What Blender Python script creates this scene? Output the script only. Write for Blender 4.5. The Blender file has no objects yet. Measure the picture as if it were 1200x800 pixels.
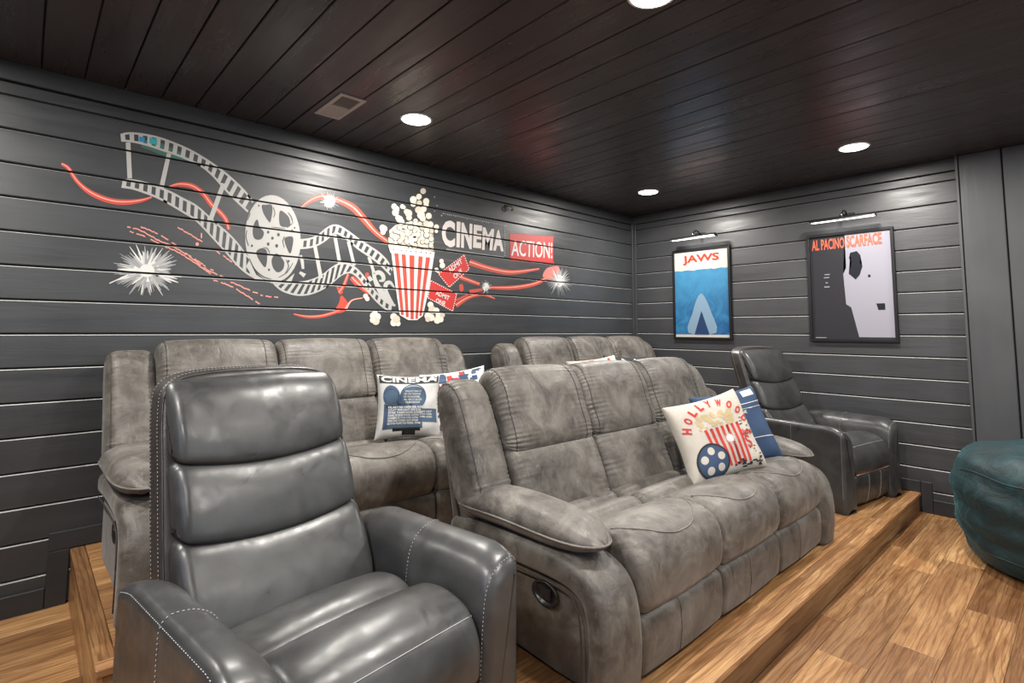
import bpy, bmesh, math, random
from mathutils import Vector, Matrix
random.seed(7)
sc = bpy.context.scene
COL = sc.collection
PI = math.pi

# ------------------------------------------------------------------ camera
cam = bpy.data.cameras.new('camera'); cam_o = bpy.data.objects.new('camera', cam); COL.objects.link(cam_o)
F_PX, CY_PX, YAW, PIT, ROL = 623.0, 335.4, math.radians(47.59), math.radians(4.69), math.radians(.2265)
CAM = Vector((-4.889, -3.387, 1.3006))
fw = Vector((math.cos(YAW)*math.cos(PIT), math.sin(YAW)*math.cos(PIT), math.sin(PIT)))
r0 = Vector((math.sin(YAW), -math.cos(YAW), 0)); u0 = r0.cross(fw)
rt = r0*math.cos(ROL)+u0*math.sin(ROL); up = u0*math.cos(ROL)-r0*math.sin(ROL)
M = Matrix((rt, up, -fw)).transposed().to_4x4(); M.translation = CAM
cam_o.matrix_world = M
cam.sensor_width = 36; cam.lens = F_PX/1200*36; cam.sensor_fit = 'HORIZONTAL'
cam.shift_y = (CY_PX-400)/1200
cam.clip_start = .02
sc.camera = cam_o

# ------------------------------------------------------------------ world, exposure
w = bpy.data.worlds.new('world'); sc.world = w; w.use_nodes = True
w.node_tree.nodes['Background'].inputs[0].default_value = (.55, .65, .8, 1)
w.node_tree.nodes['Background'].inputs[1].default_value = 1.0
sc.view_settings.view_transform = 'Standard'; sc.view_settings.look = 'None'
sc.view_settings.gamma = 1; sc.view_settings.use_curve_mapping = False
sc.view_settings.exposure = 0.0

def area_light(name, loc, size, power, color, rot=(0, 0, 0), shape='DISK', size_y=None, spread=PI):
    l = bpy.data.lights.new(name, 'AREA'); l.shape = shape; l.size = size
    if size_y: l.size_y = size_y
    l.energy = power; l.color = color; l.spread = spread
    o = bpy.data.objects.new(name, l); COL.objects.link(o); o.location = loc; o.rotation_euler = rot
    return o
H = 2.55                                    # ceiling height
RX0, RY0 = -6.05, -5.2                      # the room runs x RX0..0, y RY0..0
LIGHT_SPOTS = [(x, y) for x in (-3.24, -.80, -5.45) for y in (-.73, -2.35, -3.97)]  # downlights outside the view are added to fill the room with light
for x, y in LIGHT_SPOTS:
    area_light('downlight_lamp', (x, y, H-.014), .15, 44, (1, .955, .89))
# added fill lamps behind the camera, set in two added windows
area_light('added_window_fill', (-3.0, RY0+.06, 1.55), 2.2, 17, (.93, .96, 1), (PI/2, 0, 0), 'RECTANGLE', 1.3)
area_light('added_window_fill', (RX0+.06, -3.0, 1.55), 1.3, 9, (.50, .60, 1), (PI/2, 0, -PI/2), 'RECTANGLE', 1.1)

# ------------------------------------------------------------------ materials
def mat(name, color, rough=.5, metal=0, emit=None, estr=0, spec=.5):
    m = bpy.data.materials.new(name); m.use_nodes = True
    b = m.node_tree.nodes['Principled BSDF']
    b.inputs['Base Color'].default_value = (*color, 1); b.inputs['Roughness'].default_value = rough
    b.inputs['Metallic'].default_value = metal; b.inputs['Specular IOR Level'].default_value = spec
    if emit: b.inputs['Emission Color'].default_value = (*emit, 1); b.inputs['Emission Strength'].default_value = estr
    return m
class G:
    def __init__(s, m): s.t = m.node_tree; s.n = s.t.nodes; s.l = s.t.links; s.b = s.n['Principled BSDF']
    def node(s, k, **kw):
        o = s.n.new(k)
        for a, v in kw.items():
            if a in ('ins',):
                for i, x in v.items(): o.inputs[i].default_value = x
            else: setattr(o, a, v)
        return o
    def link(s, a, b): s.l.new(a, b)
    def coords(s, scale=(1, 1, 1), obj=True, rnd=False, rot=(0, 0, 0)):
        tc = s.node('ShaderNodeTexCoord'); mp = s.node('ShaderNodeMapping', ins={'Scale': scale, 'Rotation': rot})
        if rnd:
            oi = s.node('ShaderNodeObjectInfo'); cm = s.node('ShaderNodeCombineXYZ'); mu = s.node('ShaderNodeMath', operation='MULTIPLY', ins={1: 37.})
            s.link(oi.outputs['Random'], mu.inputs[0]); s.link(mu.outputs[0], cm.inputs[0]); s.link(mu.outputs[0], cm.inputs[1]); s.link(mu.outputs[0], cm.inputs[2])
            ad = s.node('ShaderNodeVectorMath', operation='ADD'); s.link(tc.outputs['Object'], ad.inputs[0]); s.link(cm.outputs[0], ad.inputs[1])
            s.link(ad.outputs[0], mp.inputs[0])
        else: s.link(tc.outputs['Object' if obj else 'Generated'], mp.inputs[0])
        return mp.outputs[0]
    def noise(s, v, sc_, det=4, rough=.55, dist=0):
        n = s.node('ShaderNodeTexNoise', ins={'Scale': sc_, 'Detail': det, 'Roughness': rough, 'Distortion': dist}); s.link(v, n.inputs['Vector']); return n.outputs['Fac']
    def ramp(s, f, stops):
        r = s.node('ShaderNodeValToRGB'); e = r.color_ramp.elements
        while len(e) < len(stops): e.new(.5)
        for k, (p, c) in enumerate(stops): e[k].position = p; e[k].color = (*c, 1) if len(c) == 3 else c
        s.link(f, r.inputs[0]); return r.outputs[0]
    def mix(s, f, a, b, mode='MIX'):
        m = s.node('ShaderNodeMix', data_type='RGBA', blend_type=mode)
        if isinstance(f, float): m.inputs[0].default_value = f
        else: s.link(f, m.inputs[0])
        for i, x in ((6, a), (7, b)):
            if isinstance(x, tuple): m.inputs[i].default_value = (*x, 1)
            else: s.link(x, m.inputs[i])
        return m.outputs[2]
    def bump(s, hgt, st=.3, dist=.01, prev=None):
        b = s.node('ShaderNodeBump', ins={'Strength': st, 'Distance': dist}); s.link(hgt, b.inputs['Height'])
        if prev: s.link(prev, b.inputs['Normal'])
        return b.outputs[0]
    def out(s, color=None, rough=None, normal=None):
        if color: s.link(color, s.b.inputs['Base Color'])
        if rough: s.link(rough, s.b.inputs['Roughness'])
        if normal: s.link(normal, s.b.inputs['Normal'])
def g3(v): return (v, v, v)

def painted_wood(name, c1, c2, rough=.42, axis='x', bst=.25):
    m = mat(name, c1, rough); g = G(m)
    sc_ = {'x': (.9, 9, 9), 'y': (9, .9, 9), 'z': (9, 9, .9)}[axis]
    v = g.coords(sc_, rnd=True); v2 = g.coords((1, 1, 1), rnd=True)
    n = g.noise(v, 1.6, 6, .6, .6); n2 = g.noise(v2, 2.3, 3, .5, .3); n3 = g.noise(g.coords({'x': (6, 90, 90), 'y': (90, 6, 90), 'z': (90, 90, 6)}[axis], rnd=True), 1, 3)
    g.out(g.mix(g.ramp(n2, [(.3, g3(0)), (.75, g3(1))]), c1, c2),
          g.ramp(n, [(.3, g3(rough-.08)), (.7, g3(rough+.14))]),
          g.bump(n3, .10, .004, g.bump(n, bst, .006)))
    return m
M_WALL = painted_wood('charcoal_painted_boards', (.028, .030, .033), (.041, .044, .048), .36)
M_WALLY = painted_wood('charcoal_painted_boards_side', (.032, .033, .036), (.046, .047, .051), .38, 'y')
M_WALLZ = painted_wood('charcoal_upright_boards', (.042, .044, .047), (.058, .060, .064), .45, 'z')
M_TRIM = painted_wood('black_painted_trim', (.018, .019, .021), (.028, .029, .031), .5)
M_GAP = mat('joint_shadow_backing', (.006, .006, .007), .8)
M_CEIL = painted_wood('dark_stained_ceiling_boards', (.026, .019, .018), (.042, .031, .029), .30, 'y', .35)
M_CEILGAP = mat('ceiling_joint_backing', (.006, .005, .005), .8)

def oak(name, axis='x', dark=1.0, var=True):
    m = mat(name, (.4, .22, .1), .38); g = G(m)
    s1 = {'x': (1.3, 11, 11), 'y': (11, 1.3, 11)}[axis]
    v = g.coords(s1, rnd=True)
    n = g.noise(v, 1.1, 8, .62, 1.6)
    wv = g.node('ShaderNodeTexWave', wave_type='BANDS', bands_direction={'x': 'Y', 'y': 'X'}[axis], ins={'Scale': 1.15, 'Distortion': 16.0, 'Detail': 3.5, 'Detail Scale': .75, 'Detail Roughness': .55})
    g.link(v, wv.inputs['Vector'])
    fine = g.noise(g.coords({'x': (5, 150, 150), 'y': (150, 5, 150)}[axis], rnd=True), 1.2, 5, .65)
    strip = g.noise(g.coords({'x': (1.6, 5, 5), 'y': (5, 1.6, 5)}[axis], rnd=True), 1.0, 2, .5, .2)
    d = dark
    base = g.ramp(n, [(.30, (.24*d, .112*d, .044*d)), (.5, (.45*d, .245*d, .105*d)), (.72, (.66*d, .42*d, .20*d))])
    base = g.mix(g.ramp(strip, [(.40, g3(.55)), (.60, g3(0))]), base, (.27*d, .13*d, .055*d))
    base = g.mix(g.ramp(wv.outputs['Fac'], [(.0, g3(.55)), (.14, g3(.2)), (.30, g3(0.0))]), base, (.15*d, .062*d, .024*d))
    base = g.mix(g.ramp(fine, [(.36, g3(.6)), (.52, g3(0))]), base, (.15*d, .065*d, .026*d))
    if var:
        oi = g.node('ShaderNodeObjectInfo')
        tint = g.ramp(oi.outputs['Random'], [(0, (.48, .41, .37)), (.3, (.74, .68, .62)), (.6, (1, .98, .94)), (1, (1.4, 1.4, 1.35))])
        base = g.mix(1.0, base, tint, 'MULTIPLY')
    g.out(base, g.ramp(n, [(.3, g3(.30)), (.7, g3(.46))]), g.bump(fine, .12, .002))
    return m
M_OAK = oak('oak_plank_floor', 'x', .78)
M_OAKT = oak('oak_plank_platform', 'x', .80)
M_OAKTY = oak('oak_nosing_side', 'y', .78)
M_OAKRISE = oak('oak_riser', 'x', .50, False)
M_OAKNOSE = oak('oak_nosing', 'x', .95, False)

def suede(name, base, light, dark, rough=.62):
    m = mat(name, base, rough); g = G(m)
    v = g.coords((1, 1, 1), rnd=True)
    n = g.noise(v, 5.5, 7, .62, .8); n2 = g.noise(v, 26, 5, .6, .5); n3 = g.noise(v, 130, 3, .6)
    vs = g.coords((22, 5, 3.2), rnd=True); st = g.noise(vs, 1.6, 5, .7, 1.4)
    c = g.ramp(n, [(.32, dark), (.5, base), (.68, light)])
    c = g.mix(g.ramp(n2, [(.42, g3(0)), (.72, g3(.42))]), c, light)
    c = g.mix(g.ramp(st, [(.58, g3(0)), (.66, g3(.26)), (.7, g3(0))]), c, tuple(min(1, x*1.7) for x in light))
    nb = g.bump(n3, .10, .002, g.bump(n, .35, .02, g.bump(st, .18, .006)))
    g.out(c, g.ramp(n2, [(.3, g3(rough-.1)), (.7, g3(rough+.1))]), nb)
    g.b.inputs['Sheen Weight'].default_value = .12; g.b.inputs['Sheen Roughness'].default_value = .5
    return m
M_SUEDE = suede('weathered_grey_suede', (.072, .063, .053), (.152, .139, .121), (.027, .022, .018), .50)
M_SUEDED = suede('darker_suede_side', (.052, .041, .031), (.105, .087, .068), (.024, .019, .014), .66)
M_SEAMD = mat('dark_seam_thread', (.035, .03, .026), .7)
M_PIPE = suede('suede_piping', (.115, .105, .092), (.19, .18, .16), (.06, .052, .045), .6)
def leather(name, c1, c2, rough=.33, sc_=5):
    m = mat(name, c1, rough); g = G(m)
    v = g.coords((1, 1, 1), rnd=True)
    n = g.noise(v, sc_, 5, .6, .6); n2 = g.noise(v, 16, 4, .6, 1.0)
    vo = g.node('ShaderNodeTexVoronoi', feature='DISTANCE_TO_EDGE', ins={'Scale': 230.}); g.link(v, vo.inputs['Vector'])
    g.out(g.mix(g.ramp(n, [(.3, g3(0)), (.7, g3(1))]), c1, c2), g.ramp(n2, [(.3, g3(rough-.07)), (.7, g3(rough+.10))]),
          g.bump(vo.outputs[0], .06, .001, g.bump(n2, .05, .006, g.bump(g.noise(v, 4.0, 2, .4, .3), .42, .035))))
    return m
M_LEA = leather('charcoal_leather', (.020, .020, .0205), (.052, .053, .053), .34)
M_LEAB = leather('brown_black_leather', (.022, .018, .016), (.040, .034, .031), .38)
M_STITCH = mat('pale_stitching', (.30, .30, .31), .6)
M_TANTRIM = mat('tan_trim', (.28, .17, .13), .45)
M_BLACKPL = mat('black_plastic', (.012, .012, .013), .3)
M_BLACKM = mat('black_metal', (.02, .02, .022), .35, .6)
M_CHROME = mat('brushed_metal', (.45, .45, .46), .28, 1)
M_GUN = mat('gunmetal', (.16, .16, .165), .35, 1)
M_WHITE = mat('white_enamel', (.75, .74, .71), .4)
M_VENT = mat('ivory_metal', (.42, .38, .34), .45)
M_LED = mat('lit_diffuser', (1, 1, 1), .4, emit=(1, .96, .9), estr=14)
M_TUBE = mat('lit_picture_lamp', (1, 1, 1), .4, emit=(1, .99, .96), estr=5)
def velvet():
    m = mat('teal_velvet', (.010, .075, .085), .62); g = G(m)
    v = g.coords((1, 1, 1)); n = g.noise(v, 6, 5, .6, 1.2); n2 = g.noise(v, 22, 4, .6, .5)
    lw = g.node('ShaderNodeLayerWeight', ins={'Blend': .35})
    c = g.ramp(n, [(.33, (.0015, .008, .010)), (.55, (.003, .019, .023)), (.78, (.008, .048, .057))])
    g.out(c, None, g.bump(n2, .25, .006, g.bump(n, .45, .03)))
    g.b.inputs['Sheen Weight'].default_value = .14; g.b.inputs['Sheen Roughness'].default_value = .35
    g.b.inputs['Sheen Tint'].default_value = (.25, .75, .85, 1)
    return m
M_VELVET = velvet()
def cloth(name, c, rough=.85):
    m = mat(name, c, rough); g = G(m); v = g.coords()
    n = g.noise(v, 400, 2); n2 = g.noise(v, 9, 4)
    g.out(g.mix(g.ramp(n2, [(.35, g3(0)), (.7, g3(1))]), tuple(x*.88 for x in c), tuple(min(1, x*1.06) for x in c)), None, g.bump(n, .25, .001, g.bump(n2, .3, .012)))
    return m
M_CREAM = cloth('cream_cotton', (.50, .46, .40)); M_NAVY = cloth('navy_cotton', (.022, .052, .115)); M_BLKCOT = cloth('black_cotton', (.02, .021, .025))

# ------------------------------------------------------------------ helpers
def link(o, parent=None):
    COL.objects.link(o)
    if parent: o.parent = parent
    return o
def obj(name, bm, m, parent=None, smooth=False, loc=None):
    me = bpy.data.meshes.new(name)
    bmesh.ops.recalc_face_normals(bm, faces=bm.faces) if not getattr(bm, 'keep', False) else None
    bm.to_mesh(me); bm.free()
    for x in (m if isinstance(m, (list, tuple)) else [m]): me.materials.append(x)
    if smooth:
        for p in me.polygons: p.use_smooth = True
    o = bpy.data.objects.new(name, me); link(o, parent)
    if loc: o.location = loc
    return o
def rawobj(name, V, Fs, m, parent=None, smooth=True, flip=False):
    me = bpy.data.meshes.new(name); me.from_pydata(V, [], Fs); me.materials.append(m)
    if smooth:
        for p in me.polygons: p.use_smooth = True
    bm = bmesh.new(); bm.from_mesh(me); bmesh.ops.recalc_face_normals(bm, faces=bm.faces); bm.to_mesh(me); bm.free()
    o = bpy.data.objects.new(name, me); link(o, parent); return o
def thing(name, label, cat, loc=(0, 0, 0), rz=0, group=None):
    o = bpy.data.objects.new(name, None); o.empty_display_size = .1; link(o); o.location = loc; o.rotation_euler = (0, 0, rz)
    o['label'] = label; o['category'] = cat
    if group: o['group'] = group
    return o
def tag(o, label, cat, group=None):
    o['label'] = label; o['category'] = cat
    if group: o['group'] = group
    return o
def box(bm, x0, x1, y0, y1, z0, z1, bev=0, seg=1):
    vs = [bm.verts.new(p) for p in ((x0, y0, z0), (x1, y0, z0), (x1, y1, z0), (x0, y1, z0), (x0, y0, z1), (x1, y0, z1), (x1, y1, z1), (x0, y1, z1))]
    fs = [bm.faces.new([vs[i] for i in q]) for q in ((0, 3, 2, 1), (4, 5, 6, 7), (0, 1, 5, 4), (1, 2, 6, 5), (2, 3, 7, 6), (3, 0, 4, 7))]
    if bev:
        es = list({e for f in fs for e in f.edges}); bmesh.ops.bevel(bm, geom=es, offset=bev, segments=seg, profile=.5, affect='EDGES')
def B(name, x0, x1, y0, y1, z0, z1, m, parent=None, bev=0, seg=1, centre=False):
    bm = bmesh.new()
    if centre:
        c = ((x0+x1)/2, (y0+y1)/2, (z0+z1)/2); box(bm, x0-c[0], x1-c[0], y0-c[1], y1-c[1], z0-c[2], z1-c[2], bev, seg); return obj(name, bm, m, parent, loc=c)
    box(bm, x0, x1, y0, y1, z0, z1, bev, seg); return obj(name, bm, m, parent)
def struct(name, bm, m): o = obj(name, bm, m); o['kind'] = 'structure'; return o
def lathe(name, prof, m, parent=None, n=28, loc=(0, 0, 0), smooth=True):
    V = []; Fs = []
    for r, z in prof:
        for k in range(n): a = 2*PI*k/n; V.append((loc[0]+r*math.cos(a), loc[1]+r*math.sin(a), loc[2]+z))
    for i in range(len(prof)-1):
        for k in range(n): Fs.append((i*n+k, i*n+(k+1) % n, (i+1)*n+(k+1) % n, (i+1)*n+k))
    Fs.append(tuple(range(n))[::-1]); Fs.append(tuple(range((len(prof)-1)*n, len(prof)*n)))
    return rawobj(name, V, Fs, m, parent, smooth)
def cr_open(P, n=6):
    Q = [P[0]]+list(P)+[P[-1]]; R = []
    for i in range(1, len(Q)-2):
        for k in range(n):
            t = k/n; R.append(tuple(.5*(2*Q[i][j]+(Q[i+1][j]-Q[i-1][j])*t+(2*Q[i-1][j]-5*Q[i][j]+4*Q[i+1][j]-Q[i+2][j])*t*t+(3*Q[i][j]-Q[i-1][j]-3*Q[i+1][j]+Q[i+2][j])*t**3) for j in range(len(P[0]))))
    R.append(tuple(P[-1])); return R
def cr_closed(P, n=4):
    m = len(P); R = []
    for i in range(m):
        a, b, c, d = P[i-1], P[i], P[(i+1) % m], P[(i+2) % m]
        for k in range(n):
            t = k/n; R.append(tuple(.5*(2*b[j]+(c[j]-a[j])*t+(2*a[j]-5*b[j]+4*c[j]-d[j])*t*t+(3*b[j]-a[j]-3*c[j]+d[j])*t**3) for j in range(len(b))))
    return R
def tube_into(V, Fs, pts, r, n=6):
    base = len(V); pts = [Vector(p) for p in pts]
    up_ = Vector((0, 0, 1))
    for i, p in enumerate(pts):
        t = (pts[min(i+1, len(pts)-1)]-pts[max(i-1, 0)])
        if t.length < 1e-9: t = Vector((1, 0, 0))
        t.normalize(); a = t.cross(up_)
        if a.length < .05: a = t.cross(Vector((1, 0, 0)))
        a.normalize(); b = t.cross(a)
        for k in range(n):
            an = 2*PI*k/n; V.append(tuple(p+a*r*math.cos(an)+b*r*math.sin(an)))
    for i in range(len(pts)-1):
        for k in range(n): Fs.append((base+i*n+k, base+i*n+(k+1) % n, base+(i+1)*n+(k+1) % n, base+(i+1)*n+k))
    Fs.append(tuple(base+k for k in range(n))[::-1]); Fs.append(tuple(base+(len(pts)-1)*n+k for k in range(n)))
def tubes(name, paths, r, m, parent=None, n=6):
    V = []; Fs = []
    for p in paths: tube_into(V, Fs, p, r, n)
    return rawobj(name, V, Fs, m, parent)
def dashes(path, step=.011, gap=.006):
    out = []; P = [Vector(p) for p in path]; d = [0]
    for a, b in zip(P, P[1:]): d.append(d[-1]+(b-a).length)
    def at(s):
        for i in range(len(P)-1):
            if s <= d[i+1]: return P[i].lerp(P[i+1], (s-d[i])/max(1e-9, d[i+1]-d[i]))
        return P[-1]
    s = 0
    while s < d[-1]-.002: out.append([at(s), at(min(d[-1], s+step-gap))]); s += step
    return out

class Soft:
    """upholstered shape: a closed profile (a,b) pulled along an axis, its ends rolled in, puckered near the seams"""
    def __init__(s, prof, x0, x1, fn, r=.04, bulge=0, pucker=0, k=4, nx=14, freq=230, crease=None, seed=0):
        s.crease = crease
        s.P = cr_closed(prof, k); s.x0, s.x1, s.fn, s.r, s.bulge, s.pucker, s.nx, s.freq = x0, x1, fn, r, bulge, pucker, nx, freq
        A = sum(s.P[i-1][0]*s.P[i][1]-s.P[i][0]*s.P[i-1][1] for i in range(len(s.P)))
        sg = 1 if A > 0 else -1
        s.N = []; s.arc = [0]; m = len(s.P)
        for i in range(m):
            a, b = s.P[i-1], s.P[(i+1) % m]; dx, dy = b[0]-a[0], b[1]-a[1]; l = math.hypot(dx, dy) or 1
            s.N.append((dy/l*sg, -dx/l*sg))
            if i: s.arc.append(s.arc[-1]+math.hypot(s.P[i][0]-s.P[i-1][0], s.P[i][1]-s.P[i-1][1]))
        s.rnd = random.Random(seed+int(x0*1000)); s.ph = s.rnd.uniform(0, 6)
    def pt(s, i, x, extra=0):
        e = min(x-s.x0, s.x1-x); t = (x-s.x0)/(s.x1-s.x0)
        q = max(0, 1-e/s.r); ins = s.r*(1-math.sqrt(max(0, 1-q*q)))
        off = -ins+s.bulge*math.sin(PI*t)**.6+extra
        if s.pucker and e >= 0:
            wv = math.sin(s.freq*s.arc[i]+s.ph)*.6+math.sin(s.freq*.37*s.arc[i]+2*s.ph)*.6
            wv = max(0, math.sin(s.freq*s.arc[i]+s.ph+1.5*math.sin(s.arc[i]*23)))**1.5*(.55+.45*math.sin(s.arc[i]*41+s.ph)); off -= s.pucker*wv*math.exp(-max(0, e-.010)/.055)
        p, n = s.P[i % len(s.P)], s.N[i % len(s.P)]
        if s.crease:
            amp, a_min, fr = s.crease; wgt = max(0, min(1, (p[0]-a_min)/.05))
            g_ = math.sin(fr*x+s.ph+4*p[1])+.7*math.sin(fr*1.9*x+2.1*s.ph-6*p[1])+.5*math.sin(fr*3.1*x+s.ph*3)
            off += amp*wgt*(abs(g_)**.7*-1+.8)*math.sin(PI*t)
        return s.fn(x, p[0]+n[0]*off, p[1]+n[1]*off)
    def build(s, name, m, parent):
        ed = [s.r*(1-math.cos(PI/2*j/6)) for j in range(7)]
        inner = [s.x0+s.r+(s.x1-s.x0-2*s.r)*j/s.nx for j in range(1, s.nx)]
        xs = [s.x0+e for e in ed]+inner+[s.x1-e for e in reversed(ed)]
        V = []; Fs = []; n = len(s.P)
        for x in xs:
            for i in range(n): V.append(s.pt(i, x))
        for j in range(len(xs)-1):
            for i in range(n): Fs.append((j*n+i, j*n+(i+1) % n, (j+1)*n+(i+1) % n, (j+1)*n+i))
        Fs.append(tuple(range(n))[::-1]); Fs.append(tuple(range((len(xs)-1)*n, len(xs)*n)))
        return rawobj(name, V, Fs, m, parent)
    def seam(s, x, i0, i1, lift=.0012):
        n = len(s.P); return [s.pt(i % n, x, lift) for i in range(i0, i1+1)]
    def at_top(s, d, x, lift=.001):
        best = None; n = len(s.P)
        for i in range(n):
            a, b = s.P[i], s.P[(i+1) % n]
            if (a[0]-d)*(b[0]-d) <= 0 and abs(a[0]-b[0]) > 1e-9:
                t = (d-a[0])/(b[0]-a[0]); z = a[1]+t*(b[1]-a[1])
                if best is None or z > best[0]: best = (z, i, t)
        z, i, t = best; p, q = Vector(s.pt(i, x, lift)), Vector(s.pt((i+1) % n, x, lift)); return tuple(p.lerp(q, t))
    def edge(s, x, lo, hi, lift=.0015, key=lambda p: True):
        """indices whose profile point passes key, in order, as a path"""
        n = len(s.P); idx = [i for i in range(n) if key(s.P[i])]
        if not idx: return []
        # rotate so it is contiguous
        st = next((i for i in idx if (i-1) % n not in idx), idx[0]); out = []
        while st % n in idx and len(out) < n: out.append(s.pt(st % n, x, lift)); st += 1
        return out

# ------------------------------------------------------------------ room shell
GZ = [1.274+.16*k for k in range(-7, 8)]      # board joints
M_LEDGE = mat('lit_board_ledge', (.60, .60, .595), .4)  # pale colour paints in the light caught along the board tops
def planks(parent, axis, a0, a1, zs, m, face, th=.016, gap=.0095):
    """nickel-gap boards; the upward ledge of each board is coloured pale as if lit"""
    for z0, z1 in zip(zs, zs[1:]):
        bm = bmesh.new(); c = ((a0+a1)/2, (z0+z1)/2); hl = (a1-a0)/2; hz = (z1-z0-gap)/2
        if axis == 'x': box(bm, -hl, hl, -th, 0, -hz, hz, .003); loc = (c[0], face, c[1])
        else: box(bm, -th, 0, -hl, hl, -hz, hz, .003); loc = (face, c[0], c[1])
        bm.normal_update()
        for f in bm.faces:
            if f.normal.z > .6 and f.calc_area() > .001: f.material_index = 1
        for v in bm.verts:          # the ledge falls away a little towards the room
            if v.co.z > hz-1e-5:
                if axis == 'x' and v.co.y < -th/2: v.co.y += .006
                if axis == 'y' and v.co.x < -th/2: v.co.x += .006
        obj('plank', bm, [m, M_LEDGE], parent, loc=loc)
T = .016
bm = bmesh.new(); box(bm, RX0-.1, .1, T, .12, 0, H); wall_left = struct('wall_left', bm, M_GAP)
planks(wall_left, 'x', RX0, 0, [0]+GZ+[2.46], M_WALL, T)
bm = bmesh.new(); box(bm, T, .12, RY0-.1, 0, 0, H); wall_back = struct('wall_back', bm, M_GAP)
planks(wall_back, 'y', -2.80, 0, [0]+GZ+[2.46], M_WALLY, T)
# plain boards on the unseen two walls, each with an added window for its fill lamp
WB = [0]+GZ[::2]+[2.46]
def far_wall(name, axis, face, rng, win):
    bm = bmesh.new()
    (a, b), (z0, z1) = win
    for (p, q, s, t) in ((rng[0], a, 0, H), (b, rng[1], 0, H), (a, b, 0, z0), (a, b, z1, H)):
        if axis == 'x': box(bm, p, q, face-.12, face, s, t)
        else: box(bm, face-.12, face, p, q, s, t)
    return struct(name, bm, M_WALL)
far_wall('wall_front', 'x', RY0, (RX0-.12, .12), ((-4.15, -1.85), (.85, 2.25)))
far_wall('wall_side', 'y', RX0, (RY0, 0), ((-3.7, -2.3), (.95, 2.15)))
def window(name, axis, face, a, b, z0, z1):
    bm = bmesh.new(); f = .05
    for (p, q, s, t) in ((a, b, z0, z0+f), (a, b, z1-f, z1), (a, a+f, z0, z1), (b-f, b, z0, z1), ((a+b)/2-f/2, (a+b)/2+f/2, z0, z1)):
        if axis == 'x': box(bm, p, q, face-.09, face-.04, s, t)
        else: box(bm, face-.09, face-.04, p, q, s, t)
    o = struct(name, bm, M_WHITE)
    gl = mat('window_glass', (1, 1, 1), .02); gl.node_tree.nodes['Principled BSDF'].inputs['Transmission Weight'].default_value = 1
    if axis == 'x': B('pane', a+f, b-f, face-.068, face-.062, z0+f, z1-f, gl, o)
    else: B('pane', face-.068, face-.062, a+f, b-f, z0+f, z1-f, gl, o)
window('added_window_1', 'x', RY0, -4.15, -1.85, .85, 2.25); window('added_window_2', 'y', RX0, -3.7, -2.3, .95, 2.15)  # both windows are added, to house the fill lamps
# ceiling
bm = bmesh.new(); box(bm, RX0-.1, .12, RY0-.1, .12, H+.014, H+.1); ceiling = struct('ceiling', bm, M_CEILGAP)
x = -4.25-.163*11
while x < 0:
    x1 = min(x+.163, 0); bm = bmesh.new(); hx = (x1-x-.005)/2
    if hx > .01:
        dz = random.uniform(-.001, .0015)
        box(bm, -hx, hx, RY0/2, -RY0/2, 0, .014, .003); obj('plank', bm, M_CEIL, ceiling, loc=((x+x1)/2, RY0/2, H+dz))
    x += .163
# floor planks
bm = bmesh.new(); box(bm, RX0-.1, .12, RY0-.1, .12, -.1, -.006); floor = struct('floor', bm, M_GAP)
def plank_rows(parent, x0, x1, y0, y1, ztop, m, first=None, w_=.18, L=1.2, th=.006, yref=-2.54):
    k = math.floor((y0-yref)/w_+1e-6); y = yref+k*w_; r = 0
    while y < y1-1e-6:
        a, b = max(y, y0), min(y+w_, y1)
        row = round((y-yref)/w_)
        off = {-1: -2.41, -2: -2.12, -3: -1.536, 0: -3.3}.get(row, None)
        if off is None or parent is not floor: off = random.Random(row*7+int(ztop*100)).uniform(-L, 0)
        xs = [x0]; t = off-math.floor((off-x0)/L)*L
        while t < x1: 
            if t-x0 > .05 and x1-t > .05: xs.append(t)
            t += L
        xs.append(x1)
        for p, q in zip(xs, xs[1:]):
            bm = bmesh.new(); hx, hy = (q-p)/2-.0006, (b-a)/2-.0006
            box(bm, -hx, hx, -hy, hy, -th, 0, .0008); obj('plank', bm, m, parent, loc=((p+q)/2, (a+b)/2, ztop))
        y += w_
plank_rows(floor, RX0, 0, RY0, -2.45, 0, M_OAK)
plank_rows(floor, RX0, -4.65, -2.45, 0, 0, M_OAK)
# platforms
PX = -4.66
bm = bmesh.new(); box(bm, PX+.012, -.001, -2.437, -1.25, 0, .125); plat1 = struct('platform_lower', bm, M_GAP)
bm = bmesh.new(); box(bm, PX+.012, -.001, -1.237, -.001, 0, .242); plat2 = struct('platform_upper', bm, M_GAP)
plank_rows(plat1, PX+.05, -.001, -2.395, -1.25, .132, M_OAKT)
plank_rows(plat2, PX+.05, -.001, -1.20, -.001, .249, M_OAKT)
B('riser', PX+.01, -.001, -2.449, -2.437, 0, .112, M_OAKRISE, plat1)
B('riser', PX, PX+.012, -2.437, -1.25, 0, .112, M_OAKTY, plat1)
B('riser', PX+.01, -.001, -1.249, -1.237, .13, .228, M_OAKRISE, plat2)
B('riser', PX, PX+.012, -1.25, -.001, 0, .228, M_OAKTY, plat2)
def nosing(parent, x0, x1, y0, y1, z, m): B('stair_nosing', x0, x1, y0, y1, z-.022, z+.003, m, parent, .005, 2)
nosing(plat1, PX-.008, -.001, -2.463, -2.396, .133, M_OAKNOSE); nosing(plat1, PX-.008, PX+.049, -2.396, -1.25, .133, M_OAKTY)
nosing(plat2, PX-.008, -.001, -1.262, -1.201, .25, M_OAKNOSE); nosing(plat2, PX-.008, PX+.049, -1.201, -.02, .25, M_OAKTY)
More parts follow.
